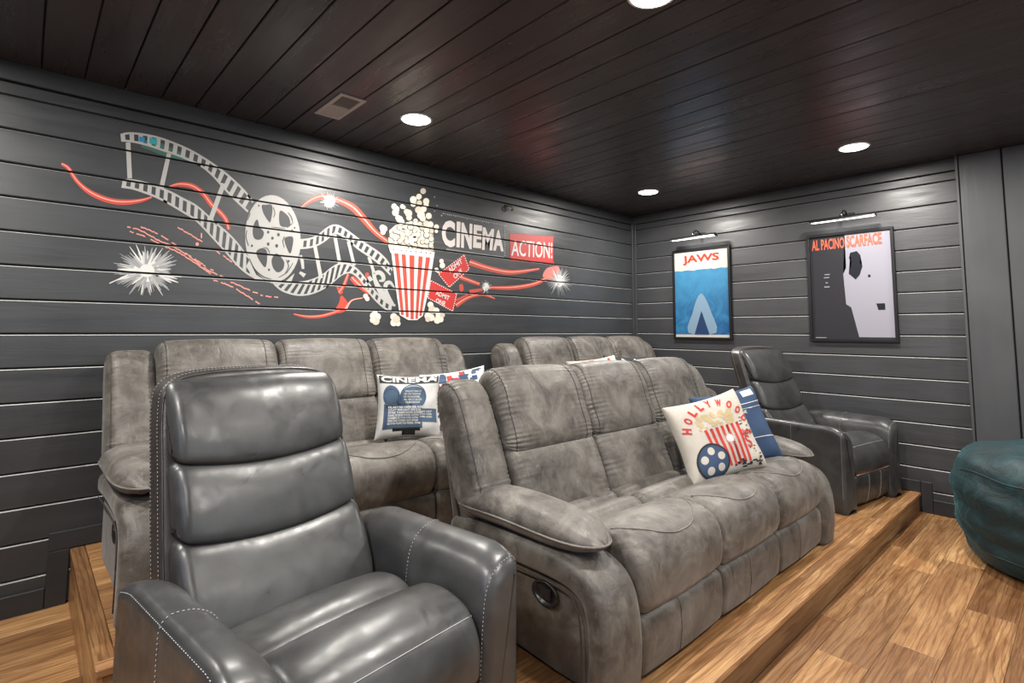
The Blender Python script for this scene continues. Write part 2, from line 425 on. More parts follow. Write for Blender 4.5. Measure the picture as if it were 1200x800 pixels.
# trims
n_tr = [0]
def trim(x0, x1, y0, y1, z0, z1, m=M_TRIM, name=None, bev=.002):
    n_tr[0] += 1; bm = bmesh.new(); box(bm, x0, x1, y0, y1, z0, z1, bev); return struct(name or 'trim_%d' % n_tr[0], bm, m)
trim(RX0, 0, -.019, .0, 2.462, H, M_WALL); trim(-.019, 0, -2.79, -.019, 2.462, H, M_WALLY)
trim(RX0, -4.75, -.018, 0, 0, .095, name='baseboard_left'); trim(-4.748, -4.669, -.018, 0, 0, .252); trim(-4.748, -.02, -.018, 0, .254, .338)
trim(-.018, 0, -1.262, -.02, .254, .338); trim(-.018, 0, -2.463, -1.262, .137, .218); trim(-.018, 0, -2.53, -2.465, 0, .218); trim(-.018, 0, -2.79, -2.532, 0, .10, name='baseboard_back')
trim(-.03, 0, -.022, 0, .338, 2.462, M_WALL); trim(-.014, 0, -.05, -.022, .338, 2.462, M_WALLY)
# upright boards on the right of the poster wall
bm = bmesh.new(); box(bm, -.03, 0, -5.2, -2.80, 0, H); up_w = struct('trim_upright_backing', bm, M_GAP)
y = -2.79
for k, wd in enumerate((.232, .25, .25, .25, .25, .25, .25, .25, .25)):
    bm = bmesh.new(); box(bm, -.05, 0, -wd/2+.004, wd/2-.004, -H/2, H/2, .004); obj('plank', bm, M_WALLZ, up_w, loc=(-.0, y-wd/2, H/2)); y -= wd
trim(-.062, 0, -2.792, -2.776, 0, H, M_WALLZ)

# ------------------------------------------------------------------ ceiling lights, vent, hook
LL = ['round ceiling downlight above the left sofa near the air vent', 'round ceiling downlight cut by the top edge of the photo', 'unseen round ceiling downlight near the front wall', 'round ceiling downlight in the far corner above the back right sofa', 'round ceiling downlight in front of the wide poster at right', 'unseen round ceiling downlight by the far end of the front wall']
for i, (x, y) in enumerate(LIGHT_SPOTS):
    if x < -5: t = thing('ceiling_light', ['added ceiling light left of the frame close to the mural wall', 'added ceiling light left of the frame level with the lower platform', 'added ceiling light behind the viewpoint in the left corner of the room'][i-6], 'light', (x, y, H), 0, 'recessed ceiling lights')
    else: t = thing('ceiling_light', LL[i], 'light', (x, y, H), 0, 'recessed ceiling lights')
    lathe('trim_ring', [(.084, 0), (.096, 0), (.095, -.005), (.088, -.008), (.084, -.006)], M_WHITE, t, 32)
    lathe('diffuser', [(.0, -.012), (.045, -.0105), (.084, -.006), (.084, .0), (.0, .0)], M_LED, t, 32)
t = thing('air_vent', 'ivory rectangular air vent set in the dark ceiling', 'vent', (-3.652, -.59, H))
bm = bmesh.new()
for q in ((-.075, .075, -.175, -.15), (-.075, .075, .15, .175), (-.075, -.052, -.15, .15), (.052, .075, -.15, .15), (-.052, .052, -.008, .008)): box(bm, *q, -.008, 0, .002)
obj('frame', bm, M_VENT, t)
B('duct_backing', -.052, .052, -.15, .15, -.001, -.0002, mat('vent_shadow', (.10, .085, .075), .7), t)
for k in range(24):
    yy = -.143+k*.0124
    if abs(yy) < .012: continue
    bm = bmesh.new(); box(bm, -.052, .052, -.0035, .0035, -.0006, .0006); o = obj('slat', bm, M_VENT, t, loc=(0, yy, -.0055)); o.rotation_euler = (math.radians(38 if k < 12 else -38), 0, 0)
t = thing('wall_hook', 'small brass and black hook high on the board wall above the lettering', 'hook', (-1.86, 0, 2.36))
B('plate', -.025, .012, -.006, 0, -.022, .022, M_BLACKM, t, .002)
tubes('hook_arm', [cr_open([(0, -.004, .01), (.01, -.035, .008), (.022, -.05, -.01), (.03, -.04, -.028), (.028, -.028, -.02)], 4)], .005, mat('brass', (.4, .28, .12), .3, 1), t)

# ------------------------------------------------------------------ framed posters (kept generic, same words and colours)
FONT = bpy.data.curves.new('tmp', 'FONT').font
def text_mesh(s, bold=0.0):
    c = bpy.data.curves.new('txt', 'FONT'); c.body = s; c.size = 1; c.offset = bold; c.resolution_u = 3; c.fill_mode = 'FRONT'
    o = bpy.data.objects.new('txt', c); COL.objects.link(o)
    bpy.context.view_layer.update(); dg = bpy.context.evaluated_depsgraph_get()
    me = bpy.data.meshes.new_from_object(o.evaluated_get(dg)); bpy.data.objects.remove(o)
    P = [v.co.copy() for v in me.vertices]; Fs = [tuple(p.vertices) for p in me.polygons]
    xs = [p.x for p in P]; ys = [p.y for p in P]; x0, x1, y0, y1 = min(xs), max(xs), min(ys), max(ys)
    return [((p.x-x0)/(x1-x0), (p.y-y0)/(y1-y0)) for p in P], Fs      # unit square
def quad_map(q):                    # q: TL TR BR BL
    return lambda u, v: tuple(q[3][j]*(1-u)*(1-v)+q[2][j]*u*(1-v)+q[1][j]*u*v+q[0][j]*(1-u)*v for j in range(len(q[0])))
def poster(name, label, y0, y1, z0, z1, paint):
    t = thing(name, label, 'poster', (-T*0-.0, (y0+y1)/2, z0))
    W_, Hh = y0-y1, z1-z0      # y0 is the left edge (larger y)
    f = .022
    def P(u, v, d): return (-d, (y0-y1)/2-u*W_, v*Hh)
    bm = bmesh.new()
    for (a, b, c, d) in ((0, W_, 0, f), (0, W_, Hh-f, Hh), (0, f, f, Hh-f), (W_-f, W_, f, Hh-f)): box(bm, -.028, 0, W_/2-b, W_/2-a, c, d, .002)
    obj('frame', bm, M_BLACKM, t)
    B('sheet', -.012, -.006, -W_/2+f, W_/2-f, f, Hh-f, paint['sheet'], t)
    for nm, polys, m, lay in [(a_, [q_], c_, d_) for a_, b_, c_, d_ in paint['shapes'] for q_ in b_]:
        bm = bmesh.new()
        for poly in polys: bm.faces.new([bm.verts.new(P(f/W_+(1-2*f/W_)*u, f/Hh+(1-2*f/Hh)*v, .0125+.0006*lay)) for u, v in poly])
        bmesh.ops.triangulate(bm, faces=bm.faces); obj(nm, bm, m, t)
    for s, q, m, bold in paint['text']:
        pts, fs = text_mesh(s, bold); mp = quad_map(q); bm = bmesh.new()
        vs = [bm.verts.new(P(f/W_+(1-2*f/W_)*mp(a, b)[0], f/Hh+(1-2*f/Hh)*mp(a, b)[1], .0155)) for a, b in pts]
        for ff in fs:
            try: bm.faces.new([vs[i] for i in ff])
            except ValueError: pass
        obj('title', bm, m, t)
    gm = mat('poster_glazing', (1, 1, 1), .05); gm.node_tree.nodes['Principled BSDF'].inputs['Transmission Weight'].default_value = 1; gm.node_tree.nodes['Principled BSDF'].inputs['IOR'].default_value = 1.12
    return t
def sea_mat():
    m = mat('printed_blue_sea', (.02, .12, .3), .6, spec=.2); g = G(m); v = g.coords((1, 1, 1)); n = g.noise(v, 7, 6, .62, 1.0)
    sp = g.node('ShaderNodeSeparateXYZ'); g.link(v, sp.inputs[0])
    gr = g.node('ShaderNodeMapRange', ins={1: .0, 2: .62, 3: 0, 4: 1}); g.link(sp.outputs[2], gr.inputs[0])
    c = g.mix(gr.outputs[0], (.003, .040, .15), (.035, .15, .27)); c = g.mix(g.ramp(n, [(.4, g3(0)), (.7, g3(.6))]), c, (.04, .20, .36)); g.out(c); return m
M_PW = mat('printed_cream', (.40, .385, .35), .6, spec=.2); M_SEA = sea_mat(); M_PRED = mat('printed_red', (.48, .03, .015), .6, spec=.2)
M_PDK = mat('printed_ink', (.008, .009, .015), .6, spec=.2); M_PSALM = mat('printed_salmon', (.52, .10, .055), .6, spec=.2); M_PLIL = mat('printed_lilac_white', (.25, .243, .285), .6, spec=.2); M_PBLK = mat('printed_black', (.020, .020, .024), .55, spec=.2)
M_PPALE = mat('printed_pale_blue', (.15, .23, .31), .6, spec=.2)
wave = [(0, .775)]+[(i/16, .775+.006*math.sin(i*1.9)) for i in range(1, 16)]+[(1, .775), (1, .03), (0, .03)]
# a plain pale wedge of foam over a dark hollow stands in for the artwork
poster('framed_poster', 'black framed poster with white top, red title and blue sea below, by the corner', -.495, -1.10, 1.216, 2.114, dict(
    sheet=M_PW, shapes=[('sea_print', [wave], M_SEA, 0),
      ('foam_print', [cr_closed([(.5, .50), (.58, .44), (.68, .28), (.76, .05), (.24, .05), (.33, .28), (.42, .44)], 3)], M_PPALE, 1),
      ('shade_print', [[(.5, .30), (.64, .03), (.36, .03)]], mat('printed_deep_blue', (.01, .03, .09), .4), 2)],
    text=[('JAWS', [(.16, .955), (.85, .955), (.84, .845), (.17, .84)], M_PRED, .03)]))
poster('framed_poster', 'wide black framed poster split into dark left half and pale lilac right half', -1.77, -2.385, 1.216, 2.106, dict(
    sheet=M_PBLK, shapes=[('pale_half', [[(.46, 1), (1, 1), (1, .02), (.58, .02), (.50, .30), (.44, .33), (.42, .62), (.46, .68)]], M_PLIL, 0),
      ('ink_block', [[(.49, .62), (.53, .72), (.50, .77), (.52, .82), (.60, .83), (.64, .79), (.63, .72), (.66, .68), (.62, .60), (.57, .56)]], M_PDK, 1),
      ('ink_mark', [[(.72, .60), (.75, .60), (.75, .575), (.72, .575)], [(.80, .33), (.90, .33), (.90, .27), (.82, .27)]], M_PDK, 1),
      ('caption_bar', [[(.18, .63), (.25, .63), (.25, .622), (.18, .622)], [(.17, .60), (.24, .60), (.24, .592), (.17, .592)], [(.19, .55), (.22, .55), (.22, .54), (.19, .54)], [(.17, .51), (.24, .51), (.24, .50), (.17, .50)], [(.03, .015), (.17, .015), (.17, .008), (.03, .008)]], M_PLIL, 1)],
    text=[('AL PACINO', [(.03, .975), (.455, .975), (.455, .87), (.03, .87)], M_PSALM, .02), ('SCARFACE', [(.48, .985), (.90, .985), (.90, .875), (.48, .87)], M_PSALM, .035)]))
def picture_light(label, yc, z, wd):
    t = thing('picture_light', label, 'lamp', (0, yc, z), 0, 'picture lights over the posters')
    bm = bmesh.new(); box(bm, -.012, .002, -.055, .055, -.02, .02, .004); obj('wall_plate', bm, M_BLACKM, t)
    tubes('arm', [cr_open([(-.01, .0, 0), (-.05, 0, .03), (-.10, 0, .03), (-.145, 0, -.005), (-.15, 0, -.03)], 5)], .006, M_BLACKM, t)
    V = []; Fs = []; n = 10
    for k in range(n+1):
        a = PI*(k/n)
        for x_ in (-wd/2, wd/2): V.append((-.15-.038*math.cos(a), x_, -.055+.032*math.sin(a)))
    for k in range(n): Fs.append((2*k, 2*k+1, 2*k+3, 2*k+2))
    Fs.append(tuple(range(0, 2*n+2, 2))); Fs.append(tuple(range(1, 2*n+2, 2)))
    rawobj('lamp_shade', V, Fs, M_GUN, t, smooth=False)
    lathe('finial', [(0, .0), (.008, .004), (.01, .012), (.005, .022), (0, .026)], M_CHROME, t, 12, (-.15, 0, -.024))
    tubes('lamp_tube', [[(-.15, -wd/2+.01, -.046), (-.15, wd/2-.01, -.046)]], .010, M_TUBE, t, 8)
    area_light('picture_lamp', (-.15, yc, z-.064), .02, .8, (1, .98, .94), (0, math.radians(-14), 0), 'RECTANGLE', wd-.03)
picture_light('metal picture light over the blue sea poster', -.80, 2.245, .46)
picture_light('metal picture light over the dark and lilac poster', -2.078, 2.235, .46)
# ------------------------------------------------------------------ painted mural on the board wall
# The tracing below is in pixels of the photograph; wall_pt turns a traced point into metres on the wall plane y = 0.
def wall_pt(px, py):
    d = fw+rt*((px-600)/F_PX)-up*((py-CY_PX)/F_PX); t = -CAM.y/d.y; p = CAM+d*t
    return (p.x, p.z)
PAINT = dict(g=('paint_light_grey', (.37, .365, .35)), w=('paint_white', (.62, .61, .59)), w2=('paint_soft_white', (.27, .28, .29)), r=('paint_coral_red', (.46, .055, .034)), r2=('paint_bright_red', (.48, .024, .02)),
    p=('paint_salmon', (.80, .30, .24)), pk=('paint_pale_pink', (.62, .25, .20)), pinkfade=('paint_rose', (.55, .16, .14)), k=('paint_black', (.035, .037, .041)), c=('paint_popcorn_cream', (.66, .62, .52)), c2=('paint_popcorn_shade', (.52, .47, .38)),
    c3=('paint_letter_cream', (.62, .57, .54)), ol=('paint_outline', (.09, .075, .055)), teal=('paint_teal', (.02, .30, .32)), blue=('paint_blue', (.01, .20, .42)), teal_glow=('paint_green_haze', (.035, .11, .09)))
PM = {k: mat(n, c, .5) for k, (n, c) in PAINT.items()}
mural = thing('wall_mural', 'painted cinema mural of film strip, reel, popcorn and red ribbons on the board wall', 'mural', (-3.2, 0, 1.85))
TRACE = []; TEXTS = []
random.seed(4)
PC=[0]
def add(part,col,lay,px): TRACE.append((part,PC[0],col,lay,px))
def cr(P,n=6): return cr_open(P,n)
def _old(P,n=6):
    Q=[P[0]]+list(P)+[P[-1]]; R=[]
    for i in range(1,len(Q)-2):
        for k in range(n):
            t=k/n; R.append(tuple(.5*(2*Q[i][j]+(Q[i+1][j]-Q[i-1][j])*t+(2*Q[i-1][j]-5*Q[i][j]+4*Q[i+1][j]-Q[i+2][j])*t*t+(3*Q[i][j]-Q[i-1][j]-3*Q[i+1][j]+Q[i+2][j])*t**3) for j in range(len(P[0]))))
    R.append(tuple(P[-1])); return R
def stroke(part,col,lay,P,n=5):  # P: (x,y,w)
    S=cr(P,n) if n>1 else P
    L=[];Rr=[]
    for i,(x,y,w) in enumerate(S):
        a=S[max(0,i-1)]; b=S[min(len(S)-1,i+1)]
        dx,dy=b[0]-a[0],b[1]-a[1]; l=math.hypot(dx,dy) or 1
        nx,ny=-dy/l*w/2,dx/l*w/2
        L.append((x+nx,y+ny)); Rr.append((x-nx,y-ny))
    # quads, to be safe
    for i in range(len(S)-1): add(part,col,lay,[L[i],L[i+1],Rr[i+1],Rr[i]])
def samp(P,m):
    S=cr(P,8); d=[0]
    for a,b in zip(S,S[1:]): d.append(d[-1]+math.hypot(b[0]-a[0],b[1]-a[1]))
    R=[]
    for k in range(m+1):
        s=d[-1]*k/m; i=max(j for j in range(len(d)) if d[j]<=s+1e-9); i=min(i,len(S)-2)
        t=(s-d[i])/max(1e-9,d[i+1]-d[i]); R.append((S[i][0]+(S[i+1][0]-S[i][0])*t,S[i][1]+(S[i+1][1]-S[i][1])*t))
    return R
def rail(A,B,m,e=2.6,skip=()):
    a=samp(A,m*2);b=samp(B,m*2)
    # edge strips inside band
    for i in range(m*2):
        for P,Q in ((a,b),(b,a)):
            def ins(j):
                l=math.hypot(Q[j][0]-P[j][0],Q[j][1]-P[j][1]); t=min(.45,e/l); return (P[j][0]+(Q[j][0]-P[j][0])*t,P[j][1]+(Q[j][1]-P[j][1])*t)
            add('film_strip','g',3,[P[i],P[i+1],ins(i+1),ins(i)])
    for i in range(0,m*2,2):
        if i//2 in skip: continue
        add('film_strip','g',3,[a[i],a[i+1],b[i+1],b[i]])
r1o=[(141,157),(150,155),(165,156),(185,160),(205,167),(225,176),(245,188),(262,200),(275,211),(288,224),(297,236)]
r1i=[(142,166),(155,167),(172,171),(190,177),(205,182),(220,188),(236,196),(248,206),(258,217),(268,228),(278,238),(290,249)]
rail(r1o,r1i,17,2.4)
r2o=[(144,210),(155,210),(170,213),(185,218),(200,224),(215,232),(230,240),(245,253),(255,262),(268,273),(280,286),(288,297),(298,309)]
r2i=[(142,220),(155,222),(170,227),(185,233),(200,241),(215,250),(228,258),(240,270),(252,283),(265,297),(277,311),(290,322),(302,328)]
rail(r2o,r2i,19,2.6)
r3o=[(322,329),(335,329),(350,330),(365,327),(378,321),(388,313),(398,308),(408,308),(418,314),(428,325),(436,336),(445,346),(455,354),(463,357)]
r3i=[(316,328),(328,340),(345,346),(360,346),(375,341),(388,333),(400,323),(410,320),(418,325),(426,335),(434,346),(442,355),(452,363),(462,366)]
rail(r3o,r3i,22,2.2)
r4o=[(352,280),(362,279),(372,275),(382,267),(390,263),(398,264),(408,270),(420,279),(432,287),(444,295),(454,305),(460,316)]
r4i=[(351,292),(362,291),(372,288),(382,282),(390,275),(397,275),(408,283),(420,293),(432,301),(444,310),(457,323)]
rail(r4o,r4i,17,2.2)
for P in [[(150,167,5.5),(152,209,5.5)],[(198,180,5),(189,220,5.5)],[(262,215,5.5),(247,256,5.5)],[(369,289,4.2),(376,326,4.5)],[(392,275,4),(398,309,4)],[(408,283,3.6),(415,311,3.6)],[(432,301,3.5),(438,319,3.5)]]:
    stroke('film_strip','g',3,P,1)
# coloured cells
add('light_spot','teal_glow',2,[(168,164),(185,166),(215,180),(228,190),(205,187),(185,180),(165,172)])
add('film_strip','blue',4,[(163,160),(170,161),(169,167),(163,166)]);add('film_strip','teal',4,[(175,161),(184,163),(184,170),(175,168)])
# scroll flourish
stroke('film_strip','g',3,[(437,317,3),(440,330,5),(447,343,7),(455,353,5),(463,358,2)])
stroke('film_strip','g',3,[(438,322,4),(443,319,5),(448,322,5),(449,328,4),(444,329,2)])
stroke('film_strip','g',3,[(462,337,1.5),(457,331,4),(452,333,5),(452,340,4),(456,348,3),(461,356,1.5)])
stroke('film_strip','g',3,[(446,336,3),(450,345,4),(458,354,2)])
stroke('film_strip','g',3,[(432,324,4),(435,329,5)],1)
for q in [[(352,299,3),(354,306,4),(355,315,3)],[(351,319,3),(357,323,5)],[(364,299,0.1),(364,300,.1)]]: stroke('film_strip','g',3,q,1)
# reel
def ell(cx,cy,rx,ry,rot=0,n=40):
    return [(cx+rx*math.cos(t)*math.cos(rot)-ry*math.sin(t)*math.sin(rot),cy+rx*math.cos(t)*math.sin(rot)+ry*math.sin(t)*math.cos(rot)) for t in [2*math.pi*k/n for k in range(n)]]
add('film_reel','g',5,ell(319.5,279.5,32.5,51,-.06))
add('film_reel','g',5,[(292,305),(300,322),(315,331),(335,329),(345,320),(340,333),(318,332),(298,327),(288,312)])
H=[[(306.5,241),(311,240),(318,240),(319,248),(317,259),(315,260),(309,251)],[(327,250),(330,247),(338,254),(340,263),(337,266),(328,264)],
 [(299,259),(302,258),(304,266),(309,272),(307,279),(302,281),(297,278),(296,268)],[(333,280),(338,277),(343,278),(343,286),(340,297),(336,291)],
 [(300,296),(305,291),(311,292),(313,299),(311,313),(305,307)],[(320,300),(324,297),(329,301),(333,308),(331,316),(325,319),(320,314),(318,306)]]
def closed(P,n=4): return cr_closed(P,n)
def _old2(P,n=4):
    m=len(P);R=[]
    for i in range(m):
        a,b,c,d=P[i-1],P[i],P[(i+1)%m],P[(i+2)%m]
        for k in range(n):
            t=k/n;R.append(tuple(.5*(2*b[j]+(c[j]-a[j])*t+(2*a[j]-5*b[j]+4*c[j]-d[j])*t*t+(3*b[j]-a[j]-3*c[j]+d[j])*t**3) for j in (0,1)))
    return R
for h in H: add('film_reel','k',6,closed(h))
for x,y,r in [(314,272,1.5),(326,275,1.8),(319,279,1.6),(314,286,1.7),(324,288,1.8),(295,288,1.3),(338,306,1.3),(315,316,1.3),(342,270,1.1),(345,267,1),(303,241,1)]: add('film_reel','k',6,ell(x,y,r,r*1.2,0,8))
for P in [[(289,270,.9),(288,278,1.1),(291,288,.9)],[(343,262,.6),(341,254,1.2),(337,249,.6)],[(336,267,.8),(342,262,1.2)],[(331,283,1.2),(333,277,1)],[(331,283,1),(333,290,.8)],
  [(292,303,.8),(298,315,1.3),(308,324,1.3),(318,327,.6)],[(326,325,.6),(336,319,1.2),(343,308,.6)],[(335,304,.8),(338,312,1.2),(334,320,.7)],[(308,290,.6),(313,291,1.2),(316,297,.6)],[(320,243,.8),(322,250,1),(320,255,.7)],[(293,250,1),(290,258,.7)],[(318,266,.6),(326,267,1),(334,268,.5)]]:
    stroke('film_reel','k',7,P,3)
# ribbons
def rib(P,hi=True):
    PC[0]+=1
    stroke('ribbon','r',1,P)
    if hi: stroke('ribbon','p',2,[(x-.2,y-.5,w*.22) for x,y,w in P])
rib([(72,192,3),(80,197,4.5),(90,212,4.5),(105,225,6),(125,234,6.5),(145,237,6.5),(165,235,4.5),(178,231,2)])
rib([(198,219,2),(210,216,5),(225,218,6),(238,227,6),(248,240,6),(258,249,5.5),(265,258,5),(268,269,4)])
rib([(352,244,2),(364,235,5),(378,230,6),(392,233,6),(412,242,8),(425,255,8),(440,272,6),(458,286,5)])
rib([(344,368,1.5),(360,371,3.5),(378,370,4),(398,364,3.5)])
PC[0]+=1; add('ribbon','r',1,closed([(400,346),(408,356),(405,364),(395,367),(392,364),(397,355)]))
stroke('ribbon','p',1,[(405,362,3),(412,352,1.6),(425,349,1)])
rib([(408,321,3),(403,334,4),(397,343,4)]); rib([(412,325,6),(420,333,7),(433,344,4)])
PC[0]+=1; add('ribbon','r',1,closed([(428,320),(432,320),(432,325),(429,325)]))
PC[0]+=1; stroke('ribbon','r',1,[(395,336,2),(400,344,5)],1)
rib([(550,307,7),(575,315,6),(600,319,5.5),(632,315,2)])
rib([(540,325,5),(562,333,4)]); rib([(572,337,3),(600,337,5),(625,333,4.5),(640,326,4)])
add('ribbon','pinkfade',1,closed([(636,324),(640,315),(648,312),(655,313),(656,326),(645,328)]))
rib([(534,358,6),(548,349,4),(565,345,3.5),(580,350,1.5)]); rib([(534,352,3),(550,344,1.5)],False)
rib([(550,342,5),(565,339,3)],False); PC[0]+=1; add('ribbon','r',1,closed([(538,334),(542,333),(543,340),(539,341)]))
# thin sketch lines
def sk(P): 
    PC[0]+=1
    S=cr(P,6)
    for i in range(len(S)-1):
        if random.random()<.85: stroke('ribbon','pk',1,[(S[i][0],S[i][1]+random.uniform(-.6,.6),1.5),(S[i+1][0],S[i+1][1]+random.uniform(-.6,.6),1.3)],1)
for P in [[(149,266),(165,270),(185,281),(205,290),(225,303),(245,317),(262,325)],[(165,266),(185,274),(207,288)],[(152,271),(170,277),(190,287),(210,296),(230,309),(247,321)],[(250,328),(270,335),(290,347),(306,357)],[(270,330),(290,339),(308,346),(326,348)],[(208,266),(225,276),(250,292),(272,307),(290,320),(300,327)],[(215,295),(235,308),(250,317)]]: sk(P)
PC[0]+=1; stroke('ribbon','p',1,[(236,273,1.2),(236,279,1.4)],1); PC[0]+=1; add('ribbon','pk',1,ell(231,286,2,2.2,0,10))
# starbursts
def star(cx,cy,rx,ry,core,n,col='w'):
    PC[0]+=1
    add('starburst',col,4,ell(cx,cy,core*1.05,core*1.1*ry/rx,0,18))
    for k in range(n):
        a=2*math.pi*(k+random.uniform(-.3,.3))/n; L=random.uniform(.5,1.0)
        c,s=math.cos(a),math.sin(a); w=core*random.uniform(.04,.12)
        x0,y0=cx+c*core*.6,cy+s*core*.5; x1,y1=cx+c*rx*L,cy+s*ry*L
        add('starburst',random.choice([col,'g','w2','w2']),random.choice([3,5]),[(x0-s*w*1.6,y0+c*w*1.6),(x1-s*w*.25,y1+c*w*.25),(x1+s*w*.25,y1-c*w*.25),(x0+s*w*1.6,y0-c*w*1.6)])
star(172,317,41,33,15,96); star(386,236,13,14,6,26); star(655,329,16,20,5,40); star(569,336,9,11,3.5,22)
stroke('starburst','w',5,[(124,318,1.2),(160,319,2)],1);stroke('starburst','w',5,[(128,332,1),(150,322,1.6)],1);stroke('starburst','w',5,[(180,323,2),(213,324,1)],1)
# popcorn
pts=[(495.5,224,3.3),(490.5,230.5,3.3),(484,234,4),(484,239,3.2),(491,238,3.2),(499,236,3.7),(499,240,3),(461.5,242,3.3),(463,249,4),(464,245,3.6),(471,242,2.6),(473,243,2),(490,246,4),(496,245,3.5),(493,252,4.5),(495,256,3.5),(478.5,250,4.2),(479,255,3.2),(476,248,3),(502,253,3.5),(468,257,4),(470,260,3.6),(466,255,3),(448,267,3.6),(450,268,3.6),(448.5,272,3),(511,266,3),(511,271,2),(499,262,3.5),(504,263,3.5)]
pts+=[(437,370,4),(442,371,4),(440,376,4.5),(436,375,3),(439,366,3),(461,371,4),(464,374,4.5),(461,378,4),(466,379,3),(504,357,3.5),(506,363,4.5),(511,364,3.5),(501,370,4),(505,372,4),(501,374,3),(514,370,4),(516,374,3.5),(512,375,4),(518,369,3),(517,306,2.6),(518,311,3.2),(511,316,2.4),(513,318,2),(428,347,2.8),(430,350,2.6)]
top=lambda x: 290-(31-abs(x-484)*.55)
y=288
rows=[]
while y>256:
    x=458
    while x<507:
        if y>top(x)-2: rows.append((x+random.uniform(-1,1),y+random.uniform(-1,1),random.uniform(3,4.4)))
        x+=4.6
    y-=4.2
rows.reverse()
add('popcorn','c2',3,[(457,290),(456,270),(463,264),(478,260),(500,261),(507,266),(508,294)])
for i,(x,yy,r) in enumerate(sorted(rows,key=lambda p:p[1])+pts):
    add('popcorn','ol',4+ (i%3)*0,ell(x,yy,r+.55,(r+.55)*1.02,0,10)) if i>=len(rows) else None
for i,(x,yy,r) in enumerate(sorted(rows,key=lambda p:p[1])):
    add('popcorn','ol',4+(i%2)*2,ell(x,yy,r,r,0,9)); add('popcorn','c' if i%3 else 'c2',5+(i%2)*2,ell(x+.2,yy-.3,r*.78,r*.8,0,9))
for i,(x,yy,r) in enumerate(pts): add('popcorn','c' if i%4 else 'c2',8,ell(x,yy,r,r*1.05,0,12))
# bucket
add('popcorn_bucket','w',9,[(455,289),(480,291),(509,295),(508,302),(480,299),(457,296)])
add('popcorn_bucket','w',9,[(458,295),(508,301),(502,340),(495,370),(488,375),(478,375),(468,369),(463,335)])
for i,(a,b,c,d) in enumerate([(461.5,466.5,469.5,472.8),(470,475,475.3,478.5),(479.3,485.2,480.7,484.3),(490,495,486.3,489.2),(498.7,503.6,490.8,493.6)]):
    ya=296.5+i*1.2; yb=[369,371.5,374,373.5,370][i]
    m=lambda p,q,t:p+(q-p)*t
    add('popcorn_bucket','r',10,[(a,ya),(b,ya+.6),(m(b,d,.5),(ya+yb)/2),(d,yb),(c,yb),(m(a,c,.5),(ya+yb)/2)])
for x in (461,470,476,481,487,493,499,504): add('popcorn_bucket','ol',10,ell(x,292.5+(x-461)*.1,1.1,.8,0,6))
# tickets
def ticket(c):
    PC[0]+=1
    add('ticket','r2',4,c)
    cx=sum(p[0] for p in c)/4;cy=sum(p[1] for p in c)/4
    for i in range(4):
        a,b=c[i],c[(i+1)%4]; n=int(math.hypot(b[0]-a[0],b[1]-a[1])/2.6)
        for k in range(n): 
            t=(k+.5)/n; x=a[0]+(b[0]-a[0])*t; yy=a[1]+(b[1]-a[1])*t
            add('ticket','w',5,ell(x+(cx-x)*.03,yy+(cy-yy)*.03,.75,.75,0,6))
ticket([(500.6,349),(504,328),(535.5,344),(530.6,365)]); ticket([(513,321),(544,298),(550,315),(526,337)])
def text(part,s,col,lay,q,bold=0): TEXTS.append((part,PC[0],s,col,lay,q,bold))  # TL,TR,BR,BL
text('ticket','ADMIT','w',6,[(524,315),(540,303),(542,308),(527,320)],.02);text('ticket','ONE','w',6,[(530,322),(540,314),(542,319),(533,327)],.02)
text('ticket','ADMIT','w',6,[(511,340),(527,347),(525.5,352),(510,345)],.02);text('ticket','ONE','w',6,[(511,349),(522,353.5),(521,358.5),(510,354)],.02)
# lettering
add('lettering_panel','r2',2,[(597,273.5),(648,277.5),(648,307.5),(598,304.5)])
for k in range(26):
    x=598+k*2; add('lettering_panel','r2',2,[(x,272.8+k*.15),(x+1,272.9+k*.15),(x+1,274.5+k*.15),(x,274.5+k*.15)]); add('lettering_panel','r2',2,[(x,304+k*.12),(x+1,304+k*.12),(x+1,306+k*.12),(x,305.8+k*.12)])
text('lettering','ACTION!','w',4,[(599.5,281),(647,284),(647,303),(599,299.5)],.012)
P=[("C",(517.5,257.5),(533,259),(533,290.5),(517.5,288)),("I",(535,259.5),(539.5,260),(538.5,290),(534.5,289.5)),("N",(540.5,260.5),(553.5,262.5),(552.5,292),(540,290)),("E",(555,263),(565,264.5),(563.5,291),(554,290)),("M",(565.5,266),(579,268.5),(576.5,293.5),(564.5,292.5)),("A",(578.5,269),(589,270),(590,294.5),(577.5,293.5))]
PC[0]+=1
for s,a,b,c,d in P: text('letter',s,'c3',4,[a,b,c,d],.05)
for k in range(34):
    t=k/33; x=517+75*t; yy=249+ (t*14.5)+ (3 if k==0 else 0); hgt=random.uniform(1.2,2.4)
    add('lettering','w2',4,[(x,yy),(x+1.3,yy+.3),(x+1.1,yy+hgt),(x-.2,yy+hgt)])
    x=523+66*t; yy=291+t*9.5; add('lettering','w2',4,[(x,yy),(x+1.2,yy+.2),(x+1.2,yy+1.8),(x-.3,yy+1.8)])
for k in range(14):
    yy=265+k*2.6; add('lettering','w2',4,[(590.5,yy),(592,yy),(592,yy+1),(590.5,yy+1)])
for x,y2 in [(509,231),(512,241),(509,247.5),(517,252.5),(519,250),(505.5,255)]: add('popcorn','w2',4,ell(x,y2,.8,.8,0,6))

